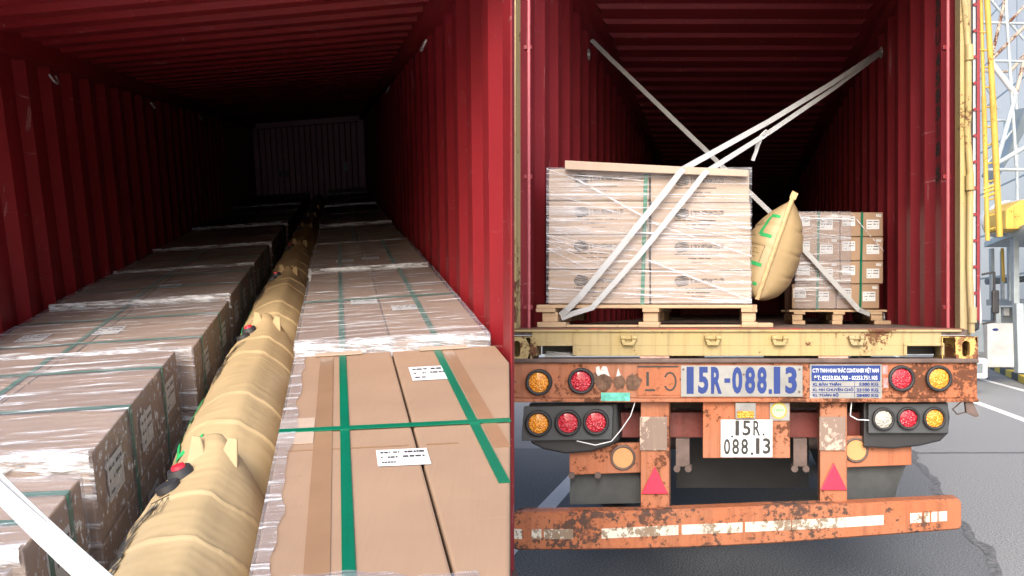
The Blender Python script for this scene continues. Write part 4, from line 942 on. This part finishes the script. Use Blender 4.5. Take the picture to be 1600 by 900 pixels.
# ---- white lashing straps in the right container
def cp_(u, v, Y): return Vector(((u-800)/1300*Y, Y, CZ+(486-v)/1300*Y))
def strap(name_label, runs, extra=None):
    mb = MB()
    for pts, wd in runs: mb.ribbon([cp_(*p) for p in pts], wd, .002, (0, -1, .15))
    o = obj('lashing_strap', mb, M['white'])
    return tag(o, name_label, 'strap', 'white lashing straps across the right container')
T4 = strap('white strap pair from the upper right corner, bent over the large stack', [
    ([(1377, 79, 6.6), (1300, 130, 6.0), (1203, 189, 5.35), (1068, 264, 4.60), (1062, 270, 4.592), (1040, 299, 4.60), (960, 398, 4.60), (907, 463, 4.60), (886, 484, 4.62), (876, 493, 4.64)], .034),
    ([(1378, 82, 6.6), (1300, 140, 6.0), (1203, 206, 5.3), (1106, 267, 4.60), (1100, 272, 4.59), (1080, 298, 4.60), (1000, 397, 4.60), (925, 481, 4.61), (895, 490, 4.63), (877, 497, 4.64)], .030)])
T4['_w'] = list(T4.location)
bk_ = MB(); c0 = cp_(1192, 209, 5.2)
bk_.path([c0+Vector((-.02, -.01, -.012)), c0+Vector((.018, -.01, .022)), c0+Vector((.032, -.01, -.004)), c0+Vector((-.004, -.01, -.036)), c0+Vector((-.02, -.01, -.012))], .004, 8)
obj('buckle', bk_, M['hook'], T4)
tm = MB(); tm.ribbon([cp_(1190, 212, 5.18), cp_(1184, 220, 5.17), cp_(1182, 235, 5.16), cp_(1176, 251, 5.16)], .022, .002, (0, -1, .1)); tm.ribbon([cp_(1190, 214, 5.17), cp_(1186, 224, 5.17), cp_(1181, 238, 5.17)], .02, .002, (.3, -1, .1)); obj('strap_tail', tm, M['white'], T4)
strap('white strap from the upper left corner down behind the large stack to the smaller one', [
    ([(924, 62, 6.76), (950, 88, 6.70), (1063, 197, 6.45), (1205, 333, 6.12), (1240, 372, 5.97), (1300, 438, 5.96), (1342, 484, 5.96), (1359, 491, 6.0)], .036)])

# ================================================================== BACKGROUND at the right edge
kd = Vector((.42, 1, 0)).normalized()
def kp(a, off=0, z=0):    # a = metres along the kerb from its near point, off = to the right
    return Vector((8.6, 12, z)) + kd*a + Vector((kd.y, -kd.x, 0))*off
mb = MB()
for i in range(34):
    a, b = i*.9-6, i*.9-5.1; q = [kp(a), kp(b), kp(b, .22), kp(a, .22)]
    mb.add(q+[Vector((v.x, v.y, .16)) for v in q], [(0,1,5,4), (1,2,6,5), (2,3,7,6), (3,0,4,7), (4,5,6,7)], i % 2, False, True)
struct('kerb', mb, [M['kerby'], M['kerbk']])
q = [kp(-6, .22, .14), kp(25, .22, .14), kp(25, 3.2, .14), kp(-6, 3.2, .14)]; struct('pavement', MB().add(q, [(0,1,2,3)], 0, False, True), M['concrete'])
def bp_(u, v, Y): return cp_(u, v, Y)
# facade
mf, t, p = newmat('panel_cladding'); br = N(t, 'ShaderNodeTexBrick'); t.links.new(coords(t, (1, 1, 1), (R(90), 0, 0)), br.inputs['Vector'])
fc = Vector((.259, 1, 0)).normalized(); 
br.inputs['Scale'].default_value = 1; br.inputs['Color1'].default_value = (.76,.73,.68,1); br.inputs['Color2'].default_value = (.70,.67,.62,1); br.inputs['Mortar'].default_value = (.17,.2,.22,1)
br.inputs['Mortar Size'].default_value = .03; br.inputs['Brick Width'].default_value = 3.4; br.inputs['Row Height'].default_value = 1.3; br.offset = 0
mapn = [n for n in t.nodes if n.type == 'MAPPING'][0]; t.links.new(br.outputs['Color'], p.inputs['Base Color']); p.inputs['Roughness'].default_value = .4
fb = thing('building', 'tall pale grey panelled building behind the scaffold at the right edge', 'building', (11.5, 16, 0))
fwall = MB(); F0 = Vector((12.0, 16, 0)); F1 = F0 + fc*60
# wall built in its own upright frame so the panels follow it
me_w = MB().add([(0,0,0), (60,0,0), (60,0,26), (0,0,26), (0,6,0), (60,6,0), (60,6,26), (0,6,26)], [(0,1,2,3), (4,7,6,5), (0,3,7,4), (1,5,6,2), (3,2,6,7)])
ow = obj('wall', me_w, mf, fb, org=(0, 0, 0)); ow.location = F0 - fb.location; ow.rotation_euler = (0, 0, math.atan2(fc.y, fc.x)+0)
ow.scale = (1, -1, 1)
def fwin(a0, a1, z0, z1, m_, nm, out=.04):
    nrmf = Vector((-fc.y, fc.x, 0)); q = [F0+fc*a0+nrmf*out+Vector((0,0,z0)), F0+fc*a1+nrmf*out+Vector((0,0,z0)), F0+fc*a1+nrmf*out+Vector((0,0,z1)), F0+fc*a0+nrmf*out+Vector((0,0,z1))]
    q += [v - nrmf*(out+.02) for v in q]
    return obj(nm, MB().add(q, [(0,1,2,3), (7,6,5,4), (0,4,5,1), (1,5,6,2), (2,6,7,3), (3,7,4,0)], 0, False, True), m_, fb)
for a in (1.4,):
    for z in (5.2, 9.6): fwin(a, a+3, z, z+2.2, M['pwhite'], 'window_frame', .05); fwin(a+.15, a+1.45, z+.12, z+2.08, M['glass'], 'window', .07); fwin(a+1.6, a+2.85, z+.12, z+2.08, M['glass'], 'window', .07)
fwin(12.5, 17, .3, 3.2, M['glass'], 'window', .06)

# scaffold tower, ladder, platform, duct, machine
sf = thing('scaffold', 'grey and rusty tube scaffold tower standing in front of the pale building', 'scaffold', bp_(1585, 580, 17).to_tuple())
def tube_obj(nm, a, b, r, m_, par, n=8): return obj(nm, MB().tube(a, b, r, n=n), m_, par)
Ys = 17
for (a, b, m_, r) in (((1571, 0, Ys), (1588, 260, Ys), 'grey', .035), ((1569, -60, Ys), (1573, 40, Ys), 'grey', .035), ((1588, 150, Ys+1), (1590, 350, Ys+1), 'grey', .035),
        ((1530, 35, Ys), (1605, 37, Ys), 'grey', .03), ((1545, 95, Ys), (1597, 96, Ys), 'grey', .03), ((1533, 111, Ys+1), (1577, 112, Ys+1), 'rustt', .03), ((1535, 188, Ys+1), (1580, 188, Ys+1), 'grey', .03), ((1542, 265, Ys), (1602, 265, Ys), 'grey', .035),
        ((1548, 96, Ys), (1570, 0, Ys), 'rustt', .035), ((1548, 94, Ys), (1602, 40, Ys), 'rustt', .035), ((1548, 97, Ys), (1587, 148, Ys), 'pwhite', .06), ((1587, 148, Ys), (1600, 95, Ys), 'rustt', .04), ((1557, 255, Ys), (1587, 148, Ys), 'grey', .05),
        ((1557, 256, Ys), (1602, 230, Ys), 'grey', .05), ((1548, 0, Ys+1), (1600, 62, Ys+1), 'grey', .03), ((1578, 112, Ys+1), (1602, 85, Ys+1), 'rustt', .04), ((1540, 258, Ys+1), (1600, 180, Ys+1), 'grey', .025), ((1572, 40, Ys), (1602, 8, Ys), 'rustt', .03), ((1533, 120, Ys+1), (1560, 170, Ys+1), 'grey', .03)):
    tube_obj('tube', bp_(*a), bp_(*b), r, M[m_], sf)
ld = thing('ladder', 'yellow caged ladder rising beside the open container door', 'ladder', bp_(1550, 385, 16.5).to_tuple())
tube_obj('rail', bp_(1537, 150, 16.5), bp_(1543, 376, 16.5), .045, M['yel'], ld); tube_obj('rail', bp_(1531, -60, 16.5), bp_(1537, 150, 16.5), .035, M['yel'], ld)
tube_obj('rail', bp_(1541, -20, 16.4), bp_(1551, 150, 16.4), .055, M['yel'], ld); tube_obj('rail', bp_(1551, 150, 16.4), bp_(1562, 370, 16.4), .06, M['yel'], ld)
for v in (50, 78, 105, 136, 167, 198, 227, 256, 284, 312, 337, 358): 
    u = 1533+.045*v; tube_obj('rung', bp_(u-2 if v > 100 else 1530, v, 16.5), bp_(1544+.045*v+(3 if v > 150 else 0), v-4 if v > 200 else v+1, 16.4), .018, M['yel'], ld)
for v in (287, 293, 300): tube_obj('rung', bp_(1537, v+8, 16.5), bp_(1560, v, 16.4), .03, M['yel'], ld)
pf_ = thing('steel_platform', 'grey steel two level platform on columns, holding the duct and the yellow machine', 'platform', bp_(1580, 583, 18).to_tuple())
def slab(us, vs_, Y0, dep_, th, m_, nm, par):
    a, b = bp_(us[0], vs_[0], Y0), bp_(us[1], vs_[1], Y0); q = [a, b, b+Vector((.3, dep_, 0)), a+Vector((.3, dep_, 0))]
    b2 = Vector((b.x, b.y, b.z)); q += [v-Vector((0,0,th)) for v in q]
    return obj(nm, MB().add(q, [(0,1,2,3), (7,6,5,4), (0,4,5,1), (1,5,6,2), (2,6,7,3), (3,7,4,0)], 0, False, True), m_, par)
def seg(u0, v0, Y0, u1, v1, Y1_, th, dep_, m_, nm, par):     # level beam from a far point to a near point, same height
    a = bp_(u0, v0, Y0); z = a.z; b = Vector(((u1-800)/1300*Y1_, Y1_, z)); q = [a, b, b+Vector((dep_, 0, 0)), a+Vector((dep_, 0, 0))]; q += [v-Vector((0,0,th)) for v in q]
    return obj(nm, MB().add(q, [(0,1,2,3), (7,6,5,4), (0,4,5,1), (1,5,6,2), (2,6,7,3), (3,7,4,0)], 0, False, True), m_, par)
# upper deck: z where it crosses; receding edge (1540,378)@19 -> (1600,350)@~15.1
seg(1538, 378, 20.3, 1606, 348, 15.9, .12, 4.0, M['grey'], 'deck', pf_); seg(1538, 383, 20.5, 1606, 360, 16.6, .05, 4.0, M['dgrey'], 'deck', pf_)
seg(1541, 468, 19.5, 1610, 466, 18.0, .14, 3.0, M['grey'], 'deck', pf_)
for (u, v0, v1, Y, wd) in ((1551, 388, 470, 19.5, .09), (1567, 392, 470, 19.5, .07), (1580, 385, 470, 18.4, .10), (1588, 362, 474, 17.6, .12), (1560, 478, 572, 18.6, .11), (1594, 474, 583, 17.0, .15)):
    a = bp_(u, v0, Y); b = bp_(u+(3 if v1 > 500 else 1), v1, Y); obj('column', MB().add([(a.x-wd/2, Y, a.z), (a.x+wd/2, Y, a.z), (a.x+wd/2, Y+wd, a.z), (a.x-wd/2, Y+wd, a.z), (b.x-wd/2, Y, b.z), (b.x+wd/2, Y, b.z), (b.x+wd/2, Y+wd, b.z), (b.x-wd/2, Y+wd, b.z)], [(0,1,2,3), (4,7,6,5), (0,4,5,1), (1,5,6,2), (2,6,7,3), (3,7,4,0)], 0, False, True), M['grey'], pf_, .01)
a = bp_(1566, 388, 19.3); b = bp_(1568, 440, 19.3); tube_obj('column', a, b, .035, M['yel'], pf_)
obj('pipe_rail', MB().path([bp_(1541, 440, 20.5), bp_(1600, 436, 20.5)], .08, 10), M['dgrey'], pf_)
mb = MB(); mb.path([bp_(1548, 352, 18.2), bp_(1562, 340, 18.0), bp_(1580, 336, 17.6), bp_(1602, 334, 17.2)], .30, 20)
for (u, v, Y) in ((1552, 348, 18.1), (1564, 341, 17.9), (1574, 338, 17.7)): mb.tube(bp_(u, v, Y), bp_(u+3, v-1, Y-.05), .34, n=20)
tag(obj('air_duct', mb, plain('galvanised_duct', (.55,.58,.60), .35, .3, .15)), 'round galvanised air duct on the platform behind the yellow ladder', 'duct')
a = bp_(1572, 325, 16.6); mb = MB(); z0 = bp_(0, 358, 16.6).z; z1 = bp_(0, 328, 16.6).z; zr = bp_(0, 312, 16.6).z
mb.prism([(a.x, z0), (a.x+1.2, z0), (a.x+1.2, zr), (a.x+.32, zr), (a.x, z1)], 16.6, 17.4)
tag(obj('machine_housing', mb, M['yel'], None, .02), 'rusty yellow machine housing standing on the upper platform', 'machine')
a = bp_(1546, 225, 19.5); mb = MB()
q = [bp_(1545, 262, 19), bp_(1562, 275, 18.2), bp_(1602, 205, 17.6), bp_(1602, 168, 17.6), bp_(1583, 172, 18), bp_(1583, 200, 18)]
q2 = [v+Vector((.5, 1.2, 0)) for v in q]; n = len(q)
mb.add(q+q2, [tuple(range(n)), tuple(range(2*n-1, n-1, -1))]+[(i, i+n, (i+1) % n+n, (i+1) % n) for i in range(n)], 0, False, True)
tag(obj('duct_hood', mb, plain('hood_grey', (.24,.28,.30), .45, .2)), 'grey sheet metal duct hood sloping down among the scaffold tubes', 'duct hood')
# white cooling cabinet with a blue oval badge
a = bp_(1543, 574, 18.4); b = bp_(1572, 505, 18.4)
cab = obj('air_conditioner', MB().box(a.x, a.x+.62, 18.4, 18.8, a.z, b.z), M['pwhite'], None, .02); tag(cab, 'white upright air conditioner cabinet with a small blue oval badge on the kerb', 'air conditioner')
obj('badge', MB().disc(a.x+.17, bp_(0, 515, 18.4).z, .065, 18.385, 18.399, 20, 0, .03), M['blue'], cab); obj('grille', MB().box(a.x+.1, a.x+.5, 18.392, 18.399, a.z+.08, a.z+.25), M['label'], cab)
cab['_w'] = list(cab.location)
a = bp_(1563, 525, 19.2); b = bp_(1592, 480, 19.2)
o = obj('control_cabinet', MB().box(a.x, b.x, 19.2, 19.6, a.z, b.z), plain('cabinet_grey', (.20,.24,.28), .5), None, .01); tag(o, 'blue grey control cabinet hanging below the lower platform', 'cabinet')
mb = MB(); c_ = bp_(1571, 487, 19.15); mb.box(c_.x-.06, c_.x+.06, 19.1, 19.19, c_.z-.09, c_.z+.09); obj('junction_box', mb, M['label'], o)
a = bp_(1565, 568, 18.9); mb = MB(); mb.prism([(a.x, a.z), (a.x+.5, a.z), (a.x+.55, a.z+.3), (a.x+.35, a.z+.42), (a.x+.1, a.z+.2)], 18.9, 19.3)
tag(obj('scrap_pile', mb, M['dark'], None, .02), 'small heap of dark scrap on the pavement between the columns', 'scrap')
# white lorry parked behind, its front corner past the container
TX, TY = 9.08, 16.0
lw = thing('lorry', 'white lorry with only its front corner showing beside the container', 'lorry', (TX-1.1, TY+1, 0))
obj('cab', MB().prism([(TX-2.3, .75), (TX-.06, .75), (TX-.02, 1.5), (TX-.10, 2.75), (TX-.25, 2.95), (TX-2.1, 2.95), (TX-2.3, 2.7)], TY, TY+2.1), M['pwhite'], lw, .05)
obj('windscreen', MB().prism([(TX-2.2, 1.6), (TX-.14, 1.6), (TX-.22, 2.5), (TX-2.1, 2.5)], TY-.02, TY-.001), M['dark'], lw, .01)
obj('bumper', MB().box(TX-2.35, TX+.02, TY-.12, TY+.35, .30, .70), M['pwhite'], lw, .05)
mb = MB(); mb.prism([(TX-.34, .78), (TX-.02, .80), (TX-.04, 1.35), (TX-.20, 1.38), (TX-.36, 1.2)], TY-.05, TY-.001); obj('headlight', mb, M['dgrey'], lw, .03)
obj('fog_light', MB().box(TX-.34, TX-.10, TY-.135, TY-.121, .42, .60), M['dgrey'], lw, .02)
mb = MB(); mb.path([(TX-.05, TY, 2.3), (TX+.14, TY-.1, 2.35), (TX+.14, TY-.1, 1.4), (TX-.05, TY, 1.35)], .02, 8); ma = obj('mirror_arm', mb, M['dark'], lw); obj('mirror', MB().box(TX+.06, TX+.2, TY-.18, TY-.11, 1.55, 2.0), M['dark'], ma, .03)
for x in (TX-2.25, TX-.30):
    for yy in (TY+.9, TY+5.5): o = obj('wheel', MB().tube((x, yy, .48), (x+.28, yy, .48), .48, n=28), M['dark'], lw); obj('rim', MB().tube((x-.01, yy, .48), (x+.29, yy, .48), .26, n=20), M['plate'], o)
obj('cargo_box', MB().box(TX-2.4, TX+.0, TY+2.3, TY+8, .9, 3.3), M['pwhite'], lw, .02)

for o in bpy.data.objects:
    if '_w' in o: del o['_w']
